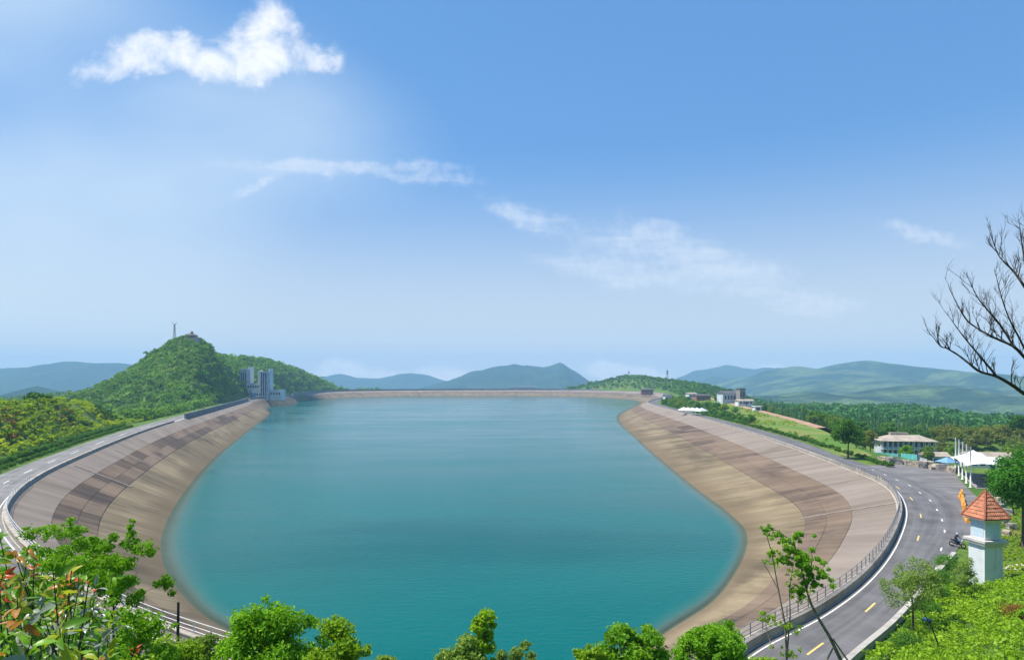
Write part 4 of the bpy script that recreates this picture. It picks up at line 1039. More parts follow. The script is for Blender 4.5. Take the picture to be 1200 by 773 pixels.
def intake():
    p = Q(300, 465, 765); r = thing('intake_building', 'grey blue intake building with twin towers at the far left bank', 'building', (p[0], p[1], p[2] - 1.5), R(-8))
    g = M['greyblue']
    MB().box(-12.5, 0, -2, 8.5, 10, 35).build('tower', g, r); MB().box(12.0, 0, -2, 9.5, 10, 32).build('tower', g, r)
    MB().box(-17.2, 1, -2, 2.6, 7, 31).build('pier', M['offwhite'], r); MB().box(-6.6, 1, -2, 2.8, 8, 38).build('pier', M['offwhite'], r)
    MB().box(5.0, 1, -2, 2.2, 8, 34).build('pier', M['offwhite'], r); MB().box(17.6, 1, -2, 2.2, 7, 36).build('pier', M['offwhite'], r)
    MB().box(0, 0.6, 8, 19, 8, 9.5).build('bridge_hall', M['offwhite'], r)
    MB().box(0, -0.2, -2, 22, 9.4, 10).build('hall', M['greyblue'], r)
    MB().box(25, 2, -2, 15, 9, 12).build('annex', M['offwhite'], r)
    m = MB(); m.box(0, 0, 0, 1.0, 0.25, 26); fin = m.mesh('glazing', M['glass'])
    for x in (-14.8, -12.5, -10.2, 9.4, 12.0, 14.6): link('glazing', fin, r, (x, -5.05, 3))
    m = MB(); m.box(0, 0, 0, 1.7, 0.25, 2.0); wm = m.mesh('window', M['glass'])
    for k in range(6): link('window', wm, r, (-7.2 + 2.9 * k, -3.45, 12.5)); link('window', wm, r, (-7.2 + 2.9 * k, -4.95, 3.5))
    for k in range(4): link('window', wm, r, (20 + 3.2 * k, -2.55, 4.5))
    for x, z, wd in ((-12.5, 33, 9.3), (12, 30, 10.3)): MB().box(x, 0, z, wd, 10.8, 0.8).build('roof_slab', M['offwhite'], r)
    MB().box(-0.5, -5.0, 1.0, 7, 0.3, 5.5).build('gate_glazing', M['bluecloth'], r)
intake()

def lattice_mast(px, py, d, h, label, name='radio_mast', wd=1.6, y_top=False):
    p = Q(px, py, d); r = thing(name, label, 'mast', (p[0], p[1], p[2]))
    m = MB()
    for a, b in ((-1, -1), (1, -1), (1, 1), (-1, 1)): m.tube([(a * wd / 2, b * wd / 2, -2), (a * wd * .18, b * wd * .18, h)], 0.16, 4)
    m.build('legs', M['rail'], r)
    m = MB(); n = 9
    for i in range(n):
        z0, z1 = h * i / n, h * (i + 1) / n; w0 = wd / 2 * (1 - .64 * i / n); w1 = wd / 2 * (1 - .64 * (i + 1) / n)
        for a, b in (((-1, -1), (1, -1)), ((1, -1), (1, 1)), ((1, 1), (-1, 1)), ((-1, 1), (-1, -1))): m.tube([(a[0] * w0, a[1] * w0, z0), (b[0] * w1, b[1] * w1, z1)], 0.09, 3)
    m.build('bracing', M['rail'], r)
    if y_top:
        m = MB(); m.tube([(0, 0, h - .5), (-2.2, 0, h + 2.6)], [0.3, 0.15], 5); m.tube([(0, 0, h - .5), (2.4, 0, h + 2.4)], [0.3, 0.15], 5); m.box(0, 0, h - 0.8, 1.1, 1.1, 1.0); m.build('forked_top', M['rail'], r)
    else:
        m = MB()
        for k in range(3): m.box(0, 0, h * (0.72 + 0.1 * k), wd * 1.1, wd * 1.1, 0.9)
        m.tube([(0, 0, h), (0, 0, h * 1.22)], 0.12, 4); m.build('antenna', M['dark'], r)
lattice_mast(204.5, 396, 625, 12.5, 'tall mast with forked top beside the hilltop pavilion', wd=2.0, y_top=True)
lattice_mast(297, 430, 960, 15, 'thin mast above the intake building', wd=1.8)
lattice_mast(782, 449, 1080, 21, 'taller dark mast on the low hill right of the dam', wd=2.6)
lattice_mast(737, 443, 1260, 13, 'shorter thin mast at the top of the low hill', wd=1.6)
def pole():
    p = Q(1053, 512, 330); r = thing('utility_pole', 'thin utility pole rising above the conifer belt', 'pole', (p[0], p[1], p[2]))
    m = MB(); m.tube([(0, 0, -6), (0, 0, 11.5)], [0.16, 0.1], 6); m.build('shaft', M['rail'], r); MB().box(0, 0, 10.4, 2.2, 0.12, 0.12).build('crossarm', M['rail'], r)
pole()

def pavilion():
    x, y = -298.0, 618.0; z = ground_z(x, y) + 2.2; r = thing('hilltop_pavilion', 'small stone pavilion with dark roof on the hilltop', 'pavilion', (x, y, z), scale=0.78)
    MB().box(4.5, -3, -7, 20, 10, 8.2, taper=0.8).build('terrace_wall', M['stone2'], r)
    MB().box(2.5, -1, 1.0, 9.5, 8, 3.2).build('wall', M['stone2'], r)
    m = MB(); s = 5.6; m.add([(2.5 - s, -1 - s, 4.2), (2.5 + s, -1 - s, 4.2), (2.5 + s, -1 + s, 4.2), (2.5 - s, -1 + s, 4.2), (2.5 - 1.4, -2.4, 6.2), (3.9, -2.4, 6.2), (3.9, .4, 6.2), (1.1, .4, 6.2)], [(3, 2, 1, 0), (4, 5, 6, 7), (0, 1, 5, 4), (1, 2, 6, 5), (2, 3, 7, 6), (3, 0, 4, 7)])
    ro = m.build('roof', M['roof_dark'], r)
    MB().box(2.5, -1, 6.2, 2.2, 2.2, 1.6).build('lantern', M['redbrick'], r)
    m = MB(); m.add([(1.0, -2.5, 7.8), (4.0, -2.5, 7.8), (4.0, .5, 7.8), (1.0, .5, 7.8), (2.5, -1, 9.8)], [(3, 2, 1, 0), (0, 1, 4), (1, 2, 4), (2, 3, 4), (3, 0, 4)]); m.build('finial_roof', M['redbrick'], r)
    m = MB(); m.box(0, 0, 0, 1.1, 0.1, 1.7); wm = m.mesh('window', M['glass'])
    for k in range(4): link('window', wm, r, (-0.8 + 2.2 * k, -5.02, 1.8))
pavilion()

# ------------------------------------------------------------------ watchtower
def watchtower():
    d = 64.5; x = (1155 - 600) / F * d; z = ground_z(x, d) * 0.4
    r = thing('watchtower', 'white square watchtower with red tiled pyramid roof beside the road', 'tower', (x, d, z - 0.15), R(-82))
    a = 1.9
    MB().box(0, 0, -1.5, a, a, 1.5 + 4.25).build('shaft', M['tower'], r)
    led = MB(); led.box(0, 0, 4.25, a + 0.50, a + 0.50, 0.22); led.box(0, 0, 4.47, a + 0.68, a + 0.68, 0.24); led.build('ledge', M['ledge'], r)
    MB().box(0, 0, 4.75, a - 0.2, a - 0.2, 1.95).build('upper_room', M['tower'], r)
    MB().box(0, 0, 6.55, a + 0.5, a + 0.5, 0.2).build('cornice', M['white'], r)
    e = (a + 0.85) / 2; z0, z1 = 6.72, 9.25
    m = MB(); m.add([(-e, -e, z0), (e, -e, z0), (e, e, z0), (-e, e, z0), (0, 0, z1)], [(3, 2, 1, 0), (0, 1, 4), (1, 2, 4), (2, 3, 4), (3, 0, 4)])
    ro = m.build('roof', M['tile_ridge'], r)
    rows = 8; tw = 0.2; v = []; f = []
    for q in range(4):
        g = q * math.pi / 2; c, s = math.cos(g), math.sin(g)
        def pt(xx, t, lift):           # t 0 at the eave, 1 at the apex; xx along the eave
            y_ = -e * (1 - t); zz = z0 + (z1 - z0) * t + lift
            return (xx * c - y_ * s, xx * s + y_ * c, zz)
        for k in range(rows):
            t0, t1 = k / rows - 0.012, (k + 1) / rows + 0.02
            half = e * (1 - k / rows); n = max(1, int(round(2 * half / tw)))
            for j in range(n):
                xa, xb = -half + 2 * half * j / n, -half + 2 * half * (j + 1) / n; sh = max(0.0, (1 - (k + 1) / rows) / max(1e-6, 1 - k / rows)); b = len(v)
                w_ = xb - xa; jit = 0.012 * math.sin(j * 7.1 + k * 3.3)
                lim = e * (1 - min(1, t1))
                for fx, lf in ((0.0, 0.03), (0.28, 0.085), (0.72, 0.085), (1.0, 0.03)):
                    xx = xa + w_ * fx; v.append(pt(xx, t0, lf + 0.085 + jit)); v.append(pt(max(-lim, min(lim, xx)), min(t1, 0.999), lf * 0.6 + 0.012 + jit))
                for u in range(3): f.append((b + 2 * u, b + 2 * u + 2, b + 2 * u + 3, b + 2 * u + 1))
    m = MB(); m.add(v, f); tl = m.build('tiles', M['tile'], ro); tl['kind'] = 'stuff'
    for q in range(4):
        g = math.pi / 4 + q * math.pi / 2; m = MB(); k = e * math.sqrt(2)
        m.tube([(math.cos(g) * k * 1.01, math.sin(g) * k * 1.01, z0 + 0.09), (0, 0, z1 + 0.09)], [0.10, 0.08], 6); m.build('ridge_cap', M['tile_ridge'], ro)
    m = MB(); m.tube([(0, 0, z1), (0, 0, z1 + 0.35)], [0.1, 0.03], 6); m.build('finial', M['tile_ridge'], ro)
    # recessed panels on the two visible sides
    for g in (0, math.pi / 2, math.pi, 1.5 * math.pi):
        c, s = math.cos(g), math.sin(g)
        m = MB(); yy = -(a - 0.2) / 2 - 0.012
        m.box(0, yy, 5.0, a - 0.6, 0.04, 1.25); m.v = [(X * c - Y * s, X * s + Y * c, Z) for X, Y, Z in m.v]; m.build('panel', M['towerblue'], r)
        m = MB(); m.box(a / 2 - 0.09, -a / 2 - 0.015, -1, 0.16, 0.05, 5.2); m.v = [(X * c - Y * s, X * s + Y * c, Z) for X, Y, Z in m.v]; m.build('corner_strip', M['white'], r)
def stained(name, col):
    m, t, b, out = new_mat(name); g = t.add('ShaderNodeTexCoord').outputs['Object']
    a = t.noise(t.mapping(g, scale=(2.2, 2.2, 0.25)), 1.0, 5, 0.65); c2 = t.noise(g, 1.2, 5, 0.6)
    c = t.mix(t.math('MULTIPLY', t.ramp(a, 0.5, 0.75), 0.55), col + (1,), tuple(x * 0.55 for x in col) + (1,)); c = t.mix(t.math('MULTIPLY', t.ramp(c2, 0.45, 0.7), 0.3), c, (0.42, 0.42, 0.38, 1))
    t.l.new(c, b.inputs['Base Color']); return m
M['tower'] = stained('tower_render', (0.68, 0.71, 0.72))
M['towerblue'] = plain('tower_panel', (0.50, 0.62, 0.68), 0.7, 0.08, 1.0)
M['ledge'] = plain('tower_ledge', (0.55, 0.52, 0.48), 0.8, 0.12, 1.5)
watchtower()

# ------------------------------------------------------------------ plaza furniture
def stone_blocks():
    rs = np.random.RandomState(31); protos = []
    for k in range(5):
        bm = bmesh.new(); bmesh.ops.create_cube(bm, size=1.0); bmesh.ops.subdivide_edges(bm, edges=bm.edges[:], cuts=2, use_grid_fill=True)
        for v in bm.verts:
            v.co += Vector(rs.normal(size=3)) * 0.045; l = v.co.length; v.co *= 1 - 0.12 * max(0, l - 0.68)
            v.co.z += 0.46
        me = bpy.data.meshes.new('stone_block'); bm.to_mesh(me); bm.free(); me.materials.append(M['stone'] if k % 3 else M['stone2']); protos.append(me)
    def put(p, s, label, group):
        o = link('stone_block', protos[rs.randint(5)], None, (p[0], p[1], ground_z(p[0], p[1]) * 0 - 0.05), rs.rand() * 6.28, s); tag(o, label, 'stone', group)
    for px_ in np.linspace(1034, 1122, 19):
        py = np.interp(px_, [1034, 1070, 1122], [541, 545, 553.5]) + rs.uniform(-1.0, 1.0)
        put(P(px_, py), (rs.uniform(1.2, 2.1), rs.uniform(1.0, 1.6), rs.uniform(0.9, 1.7)), 'rough beige stone block in the row across the back of the plaza', 'stones at the back of the plaza')
    for q in np.linspace(0, 1, 11):
        p = np.array((85.5, 122)) * (1 - q) + np.array((62.5, 87)) * q + rs.normal(size=2) * 0.35 + np.array((1.8, -1.0))
        put(p, (rs.uniform(0.7, 1.4), rs.uniform(0.7, 1.2), rs.uniform(0.5, 1.1)), 'rough stone in the kerb line between canopy and watchtower', 'stones along the right kerb of the plaza')
stone_blocks()

def barriers():
    a, b = np.array((79.0, 117.5)), np.array((64.0, 93.6)); n = 9; rz = math.atan2(*(b - a)[::-1]); Lb = np.linalg.norm(b - a) / n
    prof = [(-0.28, 0), (-0.28, 0.18), (-0.13, 0.42), (-0.10, 0.85), (0.10, 0.85), (0.13, 0.42), (0.28, 0.18), (0.28, 0)]
    m = MB(); h = Lb * 0.48; k = len(prof); v = [(-h, y, z) for y, z in prof] + [(h, y, z) for y, z in prof]
    m.add(v, [(i, (i + 1) % k, k + (i + 1) % k, k + i) for i in range(k)] + [tuple(range(k)), tuple(range(k, 2 * k))[::-1]]); me = m.mesh('body', M['orange'])
    m = MB(); m.box(0, 0, 0.5, Lb * 0.98, 0.27, 0.16); band = m.mesh('band', M['yellowband'])
    rs = np.random.RandomState(3)
    for i in range(n):
        p = a + (b - a) * (i + 0.5) / n + rs.normal(size=2) * 0.12
        o = thing('road_barrier', 'orange plastic barrier in the line along the plaza edge', 'barrier', (p[0], p[1], 0.0), rz + rs.normal() * 0.05, 'orange barriers beside the plaza')
        link('body', me, o); link('band', band, o)
M['yellowband'] = plain('yellow_band', (0.75, 0.52, 0.06), 0.5, 0.15, 2)
barriers()

def canopy():
    o3 = np.array((85.5, 124.0)); ex = np.array((10.5, 20.0)); Ln = np.linalg.norm(ex); ang = math.atan2(ex[1], ex[0])
    r = thing('membrane_canopy', 'white tensile membrane canopy hung from a row of white masts', 'canopy', (o3[0], o3[1], 0.0), ang)
    # local x runs away along the masts, local -y to the right
    us = np.linspace(0, Ln, 41); vs = np.linspace(0, 9.5, 17); V = []
    sup = np.linspace(0, Ln, 5)
    for u in us:
        dip = abs(math.sin(math.pi * u / (Ln / 4)))
        for k, vv in enumerate(vs):
            t = vv / 9.5
            z = 2.7 + 0.5 * t - 0.5 * dip * (1 - t) ** 2 - 0.3 * dip * t ** 3
            z += 3.4 * math.exp(-1.15 * math.hypot((u - 3.6) / 4.4, (vv - 2.6) / 3.2)) + 2.8 * math.exp(-1.15 * math.hypot((u - 14.5) / 4.6, (vv - 2.8) / 3.0))
            V.append((u * 1.04 - 0.5, 1.3 - (0.55 * dip * (1 - t) ** 3 + vv * (1 - 0.05 * dip) * 1.1), z + 0.35))
    n = len(vs); i = np.arange(len(us) - 1)[:, None] * n + np.arange(n - 1)[None]; f = np.stack([i, i + 1, i + n + 1, i + n], -1).reshape(-1, 4)
    link('membrane', np_mesh('membrane', np.array(V), f, M['membrane'], smooth=True), r)
    for k, u in enumerate(sup):
        m = MB(); m.tube([(u, 0.25, -0.1), (u, 0.25, 7.6)], [0.13, 0.09], 8); m.box(u, 0.25, -0.02, 0.5, 0.5, 0.15); ms = m.build('mast', M['white'], r, True)
        m = MB(); m.tube([(u, 0.25, 7.4), (u, -0.3, 2.7)], 0.025, 4); m.tube([(u, 0.25, 7.4), (min(Ln, u + 2.5), -2.2, 4.6)], 0.025, 4); m.build('cable', M['rail'], ms)
        m = MB(); m.tube([(u, -9.2, -1.2), (u, -9.2, 3.4)], 0.08, 6); m.build('post', M['rail'], r)
    MB().box(Ln / 2, -5.2, -1.0, Ln + 1, 9.4, 1.05).build('deck', M['stone2'], r)
    m = MB()
    for u in np.linspace(-0.3, -0.3, 1):
        m.tube([(u, -1.5, 1.05), (u, -9.5, 1.05)], 0.04, 4); m.tube([(u, -1.5, 0.6), (u, -9.5, 0.6)], 0.03, 4)
        for vv in np.linspace(1.5, 9.5, 8): m.tube([(u, -vv, 0), (u, -vv, 1.05)], 0.03, 4)
    m.build('rail', M['dark'], r)
    for k, (u, vv) in enumerate(((3, 3), (8, 5), (13, 3.5), (18, 5))):
        t = thing('cafe_table', 'dark table standing in the shade under the white canopy', 'table', tuple(np.append(o3 + ex / Ln * u + np.array((ex[1], -ex[0])) / Ln * vv, 0.05)), 0.3 * k, 'tables under the canopy')
        m = MB(); m.box(0, 0, 0.70, 1.5, 1.0, 0.06); m.build('tabletop', M['bark'], t); m = MB(); m.tube([(0, 0, 0), (0, 0, 0.7)], 0.07, 6); m.box(0, 0, 0, 0.6, 0.6, 0.05); m.build('leg', M['dark'], t)
canopy()

def awning():
    p = P(814, 486.5); r = thing('white_awning', 'white ridged awning roof among the bushes beside the right-hand road', 'awning', (p[0], p[1] + 4, 0.0), R(-58))
    m = MB(); n = 5; Lx = 17.0
    for k in range(n):
        x0, x1 = -Lx / 2 + Lx * k / n, -Lx / 2 + Lx * (k + 1) / n; b = len(m.v)
        m.add([(x0, -3.4, 2.6), (x1, -3.4, 2.6), (x1, 3.4, 2.6), (x0, 3.4, 2.6), ((x0 + x1) / 2, 0, 4.4)], [(0, 1, 4), (1, 2, 4), (2, 3, 4), (3, 0, 4)])
    m.build('roof', M['membrane'], r)
    for k in range(n + 1):
        for y in (-3.3, 3.3): q = MB(); q.tube([(-Lx / 2 + Lx * k / n, y, 0), (-Lx / 2 + Lx * k / n, y, 2.6)], 0.07, 5); q.build('post', M['white'], r)
awning()
def tent():
    p = Q(1110, 547, 166); r = thing('blue_tent', 'small blue pitched tent left of the canopy masts', 'tent', (p[0], p[1], p[2]), 0.2)
    m = MB(); s = 1.9; m.add([(-s, -s, 1.3), (s, -s, 1.3), (s, s, 1.3), (-s, s, 1.3), (0, 0, 2.5)], [(0, 1, 4), (1, 2, 4), (2, 3, 4), (3, 0, 4)]); m.build('roof', M['bluecloth'], r)
    for a in (-1, 1):
        for b in (-1, 1): q = MB(); q.tube([(a * 1.8, b * 1.8, -1.5), (a * 1.8, b * 1.8, 1.35)], 0.05, 5); q.build('post', M['white'], r)
tent()
def screens():
    for (xa, xb, py, lab) in ((1027, 1052, 536, 'left turquoise screen in front of the two storey building'), (1056, 1074, 537, 'right turquoise screen in front of the two storey building')):
        a, b = Q(xa, py, 196), Q(xb, py + 1, 192); r = thing('turquoise_screen', lab, 'screen', tuple(a))
        dv = b - a; n = 4; L_ = math.hypot(dv[0], dv[1]); rz = math.atan2(dv[1], dv[0]); r.rotation_euler = (0, 0, rz)
        for k in range(n): MB().box(L_ * (k + .5) / n, 0, 0.0, L_ / n * 0.94, 0.05, 1.6).build('panel', M['teal'], r)
        for k in range(n + 1): MB().box(L_ * k / n, 0.04, -3, 0.09, 0.09, 4.7).build('post', M['white'], r)
screens()

# ------------------------------------------------------------------ motorcycle and rider
def motorcycle():
    p = P(1122, 641); rz = R(-62)            # local +x is forward
    r = thing('motorcycle', 'dark motorcycle on the right side of the road bend', 'motorcycle', (p[0], p[1], 0.004), rz)
    def torus(R0, r0, cx, cz):
        v = []; f = []; n, k = 20, 8
        for i in range(n):
            a = 2 * math.pi * i / n
            for j in range(k): b = 2 * math.pi * j / k; rr = R0 + r0 * math.cos(b); v.append((cx + rr * math.cos(a), r0 * math.sin(b), cz + rr * math.sin(a)))
        for i in range(n):
            for j in range(k): f.append((i * k + j, i * k + (j + 1) % k, ((i + 1) % n) * k + (j + 1) % k, ((i + 1) % n) * k + j))
        return v, f
    for cx in (-0.66, 0.66):
        w_ = link('wheel', None, r); m = MB(); m.add(*torus(0.25, 0.065, cx, 0.315)); m.build('tyre', M['rubber'], w_, True)
        m = MB()
        for k in range(6): a = math.pi * k / 6; m.tube([(cx - .24 * math.cos(a), 0, .315 - .24 * math.sin(a)), (cx + .24 * math.cos(a), 0, .315 + .24 * math.sin(a))], 0.012, 4)
        m.tube([(cx, -0.08, .315), (cx, 0.08, .315)], 0.05, 8); m.build('rim', M['rail'], w_)
    m = MB(); m.box(-0.02, 0, 0.36, 0.62, 0.26, 0.34, taper=0.85); m.tube([(-0.66, .1, .315), (-0.1, .1, .42)], 0.035, 5); m.tube([(-0.66, -.1, .315), (-0.1, -.1, .42)], 0.035, 5); m.build('engine_frame', M['dark'], r)
    m = MB(); m.tube([(-0.05, 0, .78), (0.15, 0, .86), (0.36, 0, .80)], [0.12, 0.16, 0.09], 8); m.build('fuel_tank', M['binblue'], r, True)
    m = MB(); m.tube([(-0.75, 0, .82), (-0.4, 0, .77), (-0.02, 0, .78)], [0.09, 0.13, 0.11], 8); m.build('seat', M['rubber'], r, True)
    m = MB(); m.tube([(0.66, .07, .315), (0.42, .07, .98)], 0.026, 5); m.tube([(0.66, -.07, .315), (0.42, -.07, .98)], 0.026, 5); m.build('fork', M['rail'], r)
    m = MB(); m.tube([(0.28, .36, 1.02), (0.42, .12, 1.0), (0.42, -.12, 1.0), (0.28, -.36, 1.02)], 0.02, 5); m.build('handlebar', M['dark'], r)
    m = MB(); m.tube([(0.48, 0, .86), (0.58, 0, .86)], [0.10, 0.085], 10); m.build('headlight', M['white'], r)
    m = MB(); m.tube([(-0.15, -.16, .3), (-0.75, -.17, .38)], [0.035, 0.05], 6); m.build('exhaust', M['rail'], r)
    # rider: one skin built on a skeleton, in the bike's frame
    J = {'pel': (-0.25, 0, 0.93, .15, .13), 'sp': (-0.20, 0, 1.13, .145, .12), 'ch': (-0.12, 0, 1.34, .17, .13), 'nk': (-0.06, 0, 1.50, .065, .065), 'hd': (-0.03, 0, 1.60, .085, .09), 'tp': (-0.02, 0, 1.72, .075, .08)}
    for s, n in ((1, 'l'), (-1, 'r')):
        J.update({n + 'sh': (-0.10, s * .19, 1.42, .07, .07), n + 'el': (0.03, s * .33, 1.19, .05, .05), n + 'wr': (0.24, s * .33, 1.07, .034, .034), n + 'ha': (0.31, s * .33, 1.045, .036, .03),
                  n + 'hp': (-0.22, s * .11, 0.90, .095, .095), n + 'kn': (0.16, s * .20, 0.80, .068, .068), n + 'an': (-0.02, s * .20, 0.40, .045, .045), n + 'to': (0.14, s * .21, 0.34, .042, .036)})
    E = [('pel', 'sp'), ('sp', 'ch'), ('ch', 'nk'), ('nk', 'hd'), ('hd', 'tp')]
    for n in 'lr': E += [('ch', n + 'sh'), (n + 'sh', n + 'el'), (n + 'el', n + 'wr'), (n + 'wr', n + 'ha'), ('pel', n + 'hp'), (n + 'hp', n + 'kn'), (n + 'kn', n + 'an'), (n + 'an', n + 'to')]
    ks = list(J); me = bpy.data.meshes.new('body'); me.from_pydata([J[k][:3] for k in ks], [(ks.index(a), ks.index(b)) for a, b in E], [])
    tmp = bpy.data.objects.new('person_tmp', me); C.objects.link(tmp)
    tmp.modifiers.new('skin', 'SKIN'); sub = tmp.modifiers.new('sub', 'SUBSURF'); sub.levels = 2; sub.render_levels = 2
    for k, sv_ in zip(ks, me.skin_vertices[0].data): sv_.radius = J[k][3:5]; sv_.use_root = (k == 'pel')
    dg = bpy.context.evaluated_depsgraph_get(); bm = bpy.data.meshes.new_from_object(tmp.evaluated_get(dg)); bpy.data.objects.remove(tmp)
    bm.name = 'body'; bm.materials.clear()
    for mt in ('jacket', 'trousers', 'skin', 'rubber'): bm.materials.append(M[mt])
    for pl in bm.polygons:
        c = pl.center; pl.use_smooth = True
        pl.material_index = 2 if (c.z > 1.49 and abs(c.y) < 0.13) or (c.x > 0.245 and c.z > 1.0) else (3 if c.z < 0.42 else (1 if c.z < 0.96 and not (abs(c.y) > .26 and c.z > 1.0) else 0))
    pr = thing('person', 'rider in a dark blue jacket and pale helmet sitting on the motorcycle', 'person', (p[0], p[1], 0.004), rz)
    link('body', bm, pr)
    v = []; f = []; n, k = 14, 9
    for i in range(k):
        ph = math.pi * i / (k - 1) * 0.72
        for j in range(n): a = 2 * math.pi * j / n; v.append((-0.025 + .135 * math.sin(ph) * math.cos(a), .125 * math.sin(ph) * math.sin(a), 1.625 + .145 * math.cos(ph)))
    for i in range(k - 1):
        for j in range(n): f.append((i * n + j, (i + 1) * n + j, (i + 1) * n + (j + 1) % n, i * n + (j + 1) % n))
    m = MB(); m.add(v, f); m.build('helmet', M['helmet'], pr, True)
    # fingers closed on the grips
    for s in (1, -1):
        for q in range(4):
            m = MB(); y = s * (.30 + .022 * q); m.tube([(0.27, y, 1.065), (0.325, y, 1.06), (0.345, y, 1.03), (0.315, y, 1.005)], [.010, .010, .009, .008], 5); m.build('finger', M['skin'], pr, True)
        m = MB(); m.tube([(0.26, s * .30, 1.05), (0.245, s * .275, 1.02), (0.315, s * .275, 1.01)], [.012, .011, .009], 5); m.build('thumb', M['skin'], pr, True)
motorcycle()

def bin_():
    p = Q(1087, 728, 54); z = ground_z(p[0], p[1]) - 0.1; r = thing('litter_bin', 'dark bin with blue lid among shrubs beside the kerb wall', 'bin', (p[0], p[1], z), 0.4, scale=0.72)
    MB().box(0, 0, -0.1, 0.75, 0.7, 1.15, taper=1.1).build('body', M['dark'], r); m = MB(); m.box(0, 0, 1.05, 0.88, 0.84, 0.14, taper=0.9); m.tube([(-.4, -.45, 1.12), (.4, -.45, 1.12)], .035, 5); m.build('lid', M['binblue'], r)
    for s in (-1, 1): m = MB(); m.tube([(s * .3, .38, .0), (s * .38, .38, .0)], .12, 10); m.build('wheel', M['rubber'], r)
bin_()
def path():
    a = [(50.5, 70.5), (52, 68), (60, 71.5), (74, 76), (74, 79), (60, 74.8)]
    v = np.array([(x, y, 0) for x, y in a]); v[:, 2] = terrain_h(v[:, 0], v[:, 1]) + 0.05; m = MB(); m.add(v, [(0, 1, 2, 5), (5, 2, 3, 4)]); tag(m.build('path', M['concrete']), kind='structure')
path()

# ------------------------------------------------------------------ planting on the near slope
def beyond_road(x, y):
    o = outer[:IDX(5.5)]; n_ = nor[:IDX(5.5)]; p = np.column_stack([x, y]); d2 = ((p[:, None] - o[None]) ** 2).sum(2); k = d2.argmin(1)
    return ((p - o[k]) * n_[k]).sum(1)
C_near = lambda x, y, s: (s > 5.5) & (beyond_road(x, y) > 1.1) & (x > 19) & (y > 22) & (y < 64) & (np.hypot(x - 45.8, y - 64.5) > 3.0)
gp = scatter(31, 14000, (19, 62, 22, 64), C_near, 0.5)
wood('ground_cover', gp, 'lime', 'bright green leafy ground cover on the slope at the bottom right', (0.45, 0.95), 17, 0.165, 32, flat=0.6)
gp2 = scatter(33, 26000, (44, 110, 56, 118), lambda x, y, s: (s > 11) & (np.hypot(x - 45.8, y - 64.5) > 2.4) & (pxof(x, y) > 1112) & (pxof(x, y) < 1230) & ((x - 58) * 24 - (y - 85) * 24 > 26), 0.42)
wood('rough_grass', gp2, 'shrub', 'pale rough grass round the big right-hand tree', (0.12, 0.26), 6, 0.2, 34, flat=0.7)
gp3 = scatter(35, 7000, (-40, 19, 18, 45), lambda x, y, s: (s > 10.5) & (np.abs(x) < y * 0.85 + 4), 0.85)
wood('slope_scrub', gp3, 'olive', 'scrubby undergrowth on the slope below the viewpoint', (0.5, 1.2), 12, 0.22, 36, flat=0.7)
gpl = scatter(37, 5000, (-42, -8, 14, 48), lambda x, y, s: (s > 9.8) & (pxof(x, y) < 285) & (pxof(x, y) > -20), 0.8)
wood('yellow_scrub', gpl, 'lime', 'yellow green scrub at the bottom left below the lake corner', (0.8, 1.9), 26, 0.20, 38, flat=0.9)

ball = [shrub_mesh(90 + k, 0.95, 1.35, 8, 420, 0.10, 'hedge', round_=True) for k in range(2)]
bst = shrub_stem(93, 0.7, 0.8)
for k, (px_, py, d, s, lab) in enumerate(((1107, 668, 71, 1.15, 'clipped round bush at the road edge nearest the motorcycle'), (1104, 681, 66, 1.05, 'clipped round bush left of the watchtower base'), (1098, 701, 61, 1.2, 'rounded green bush between young tree and watchtower'),
                                       (1062, 752, 49, 1.15, 'low rounded bush just behind the kerb wall'), (1090, 712, 57, 1.0, 'round bush in front of the blue lidded bin'), (1119, 676, 64, 0.8, 'small round bush tucked against the sapling by the tower'))):
    p = Q(px_, py, d); place_tree('round_bush', (bst, ball[k % 2]), (p[0], p[1], ground_z(p[0], p[1]) - 0.03), lab, 'shrub', 'round bushes by the watchtower', k * 1.3, s, ('stem', 'foliage'))
alone(1131, 694, 3.9, 1.25, 0.4, 94, 'olive', 'slim sapling standing against the left face of the watchtower', 'sapling', 26, 110, 0.15, d=60, r0=0.05, cl_r=0.42)
alone(1070, 736, 6.5, 2.7, 1.9, 95, 'olive', 'young airy tree beside the kerb wall in front of the road', 'young_tree', 58, 105, 0.155, d=52.5, r0=0.10, cl_r=0.62, limbs=16, bark='bark_dark')
p = Q(1192, 706, 47); place_tree('reddish_bush', (shrub_stem(96, 1.2, 1.6), shrub_mesh(96, 1.6, 1.5, 14, 150, 0.12, 'rust')), (p[0], p[1], ground_z(p[0], p[1])), 'reddish brown bush at the right edge of the slope', 'shrub', scale=0.75, parts=('stem', 'foliage'))

# ------------------------------------------------------------------ tree tops along the bottom of the picture
def fg(name, px_, top_py, d, cr, hcrown, seed, lmat, label, ncl, per, leaf, cl_r, extra=None, **kw):
    x = (px_ - 600) / F * d; zt = HC + (YH - top_py) / F * d; zg = ground_z(x, d); h = zt - zg
    return place_tree(name, tree_meshes(seed, h, cr, max(0.25, h - hcrown), ncl, per, leaf, lmat, cl_r=cl_r, **kw), (x, d, zg), label, 'tree')
fg('feathery_tree', 66, 604, 14.0, 1.15, 2.2, 101, 'bright', 'feathery bright green tree top left of the lake corner', 80, 105, 0.08, 0.19, limbs=18, r0=0.05, aspect=0.4)
fg('feathery_tree', 134, 608, 13.2, 1.05, 2.4, 102, 'bright', 'feathery green tree with reaching side branches over the lake corner', 62, 105, 0.08, 0.17, limbs=22, r0=0.05, aspect=0.4, bark='bark_dark')
fg('leafy_tree', 325, 690, 18.5, 1.65, 3.4, 103, 'bright', 'dense bright tree top at the bottom left of the water', 70, 240, 0.12, 0.42, limbs=20, r0=0.09, aspect=0.5)
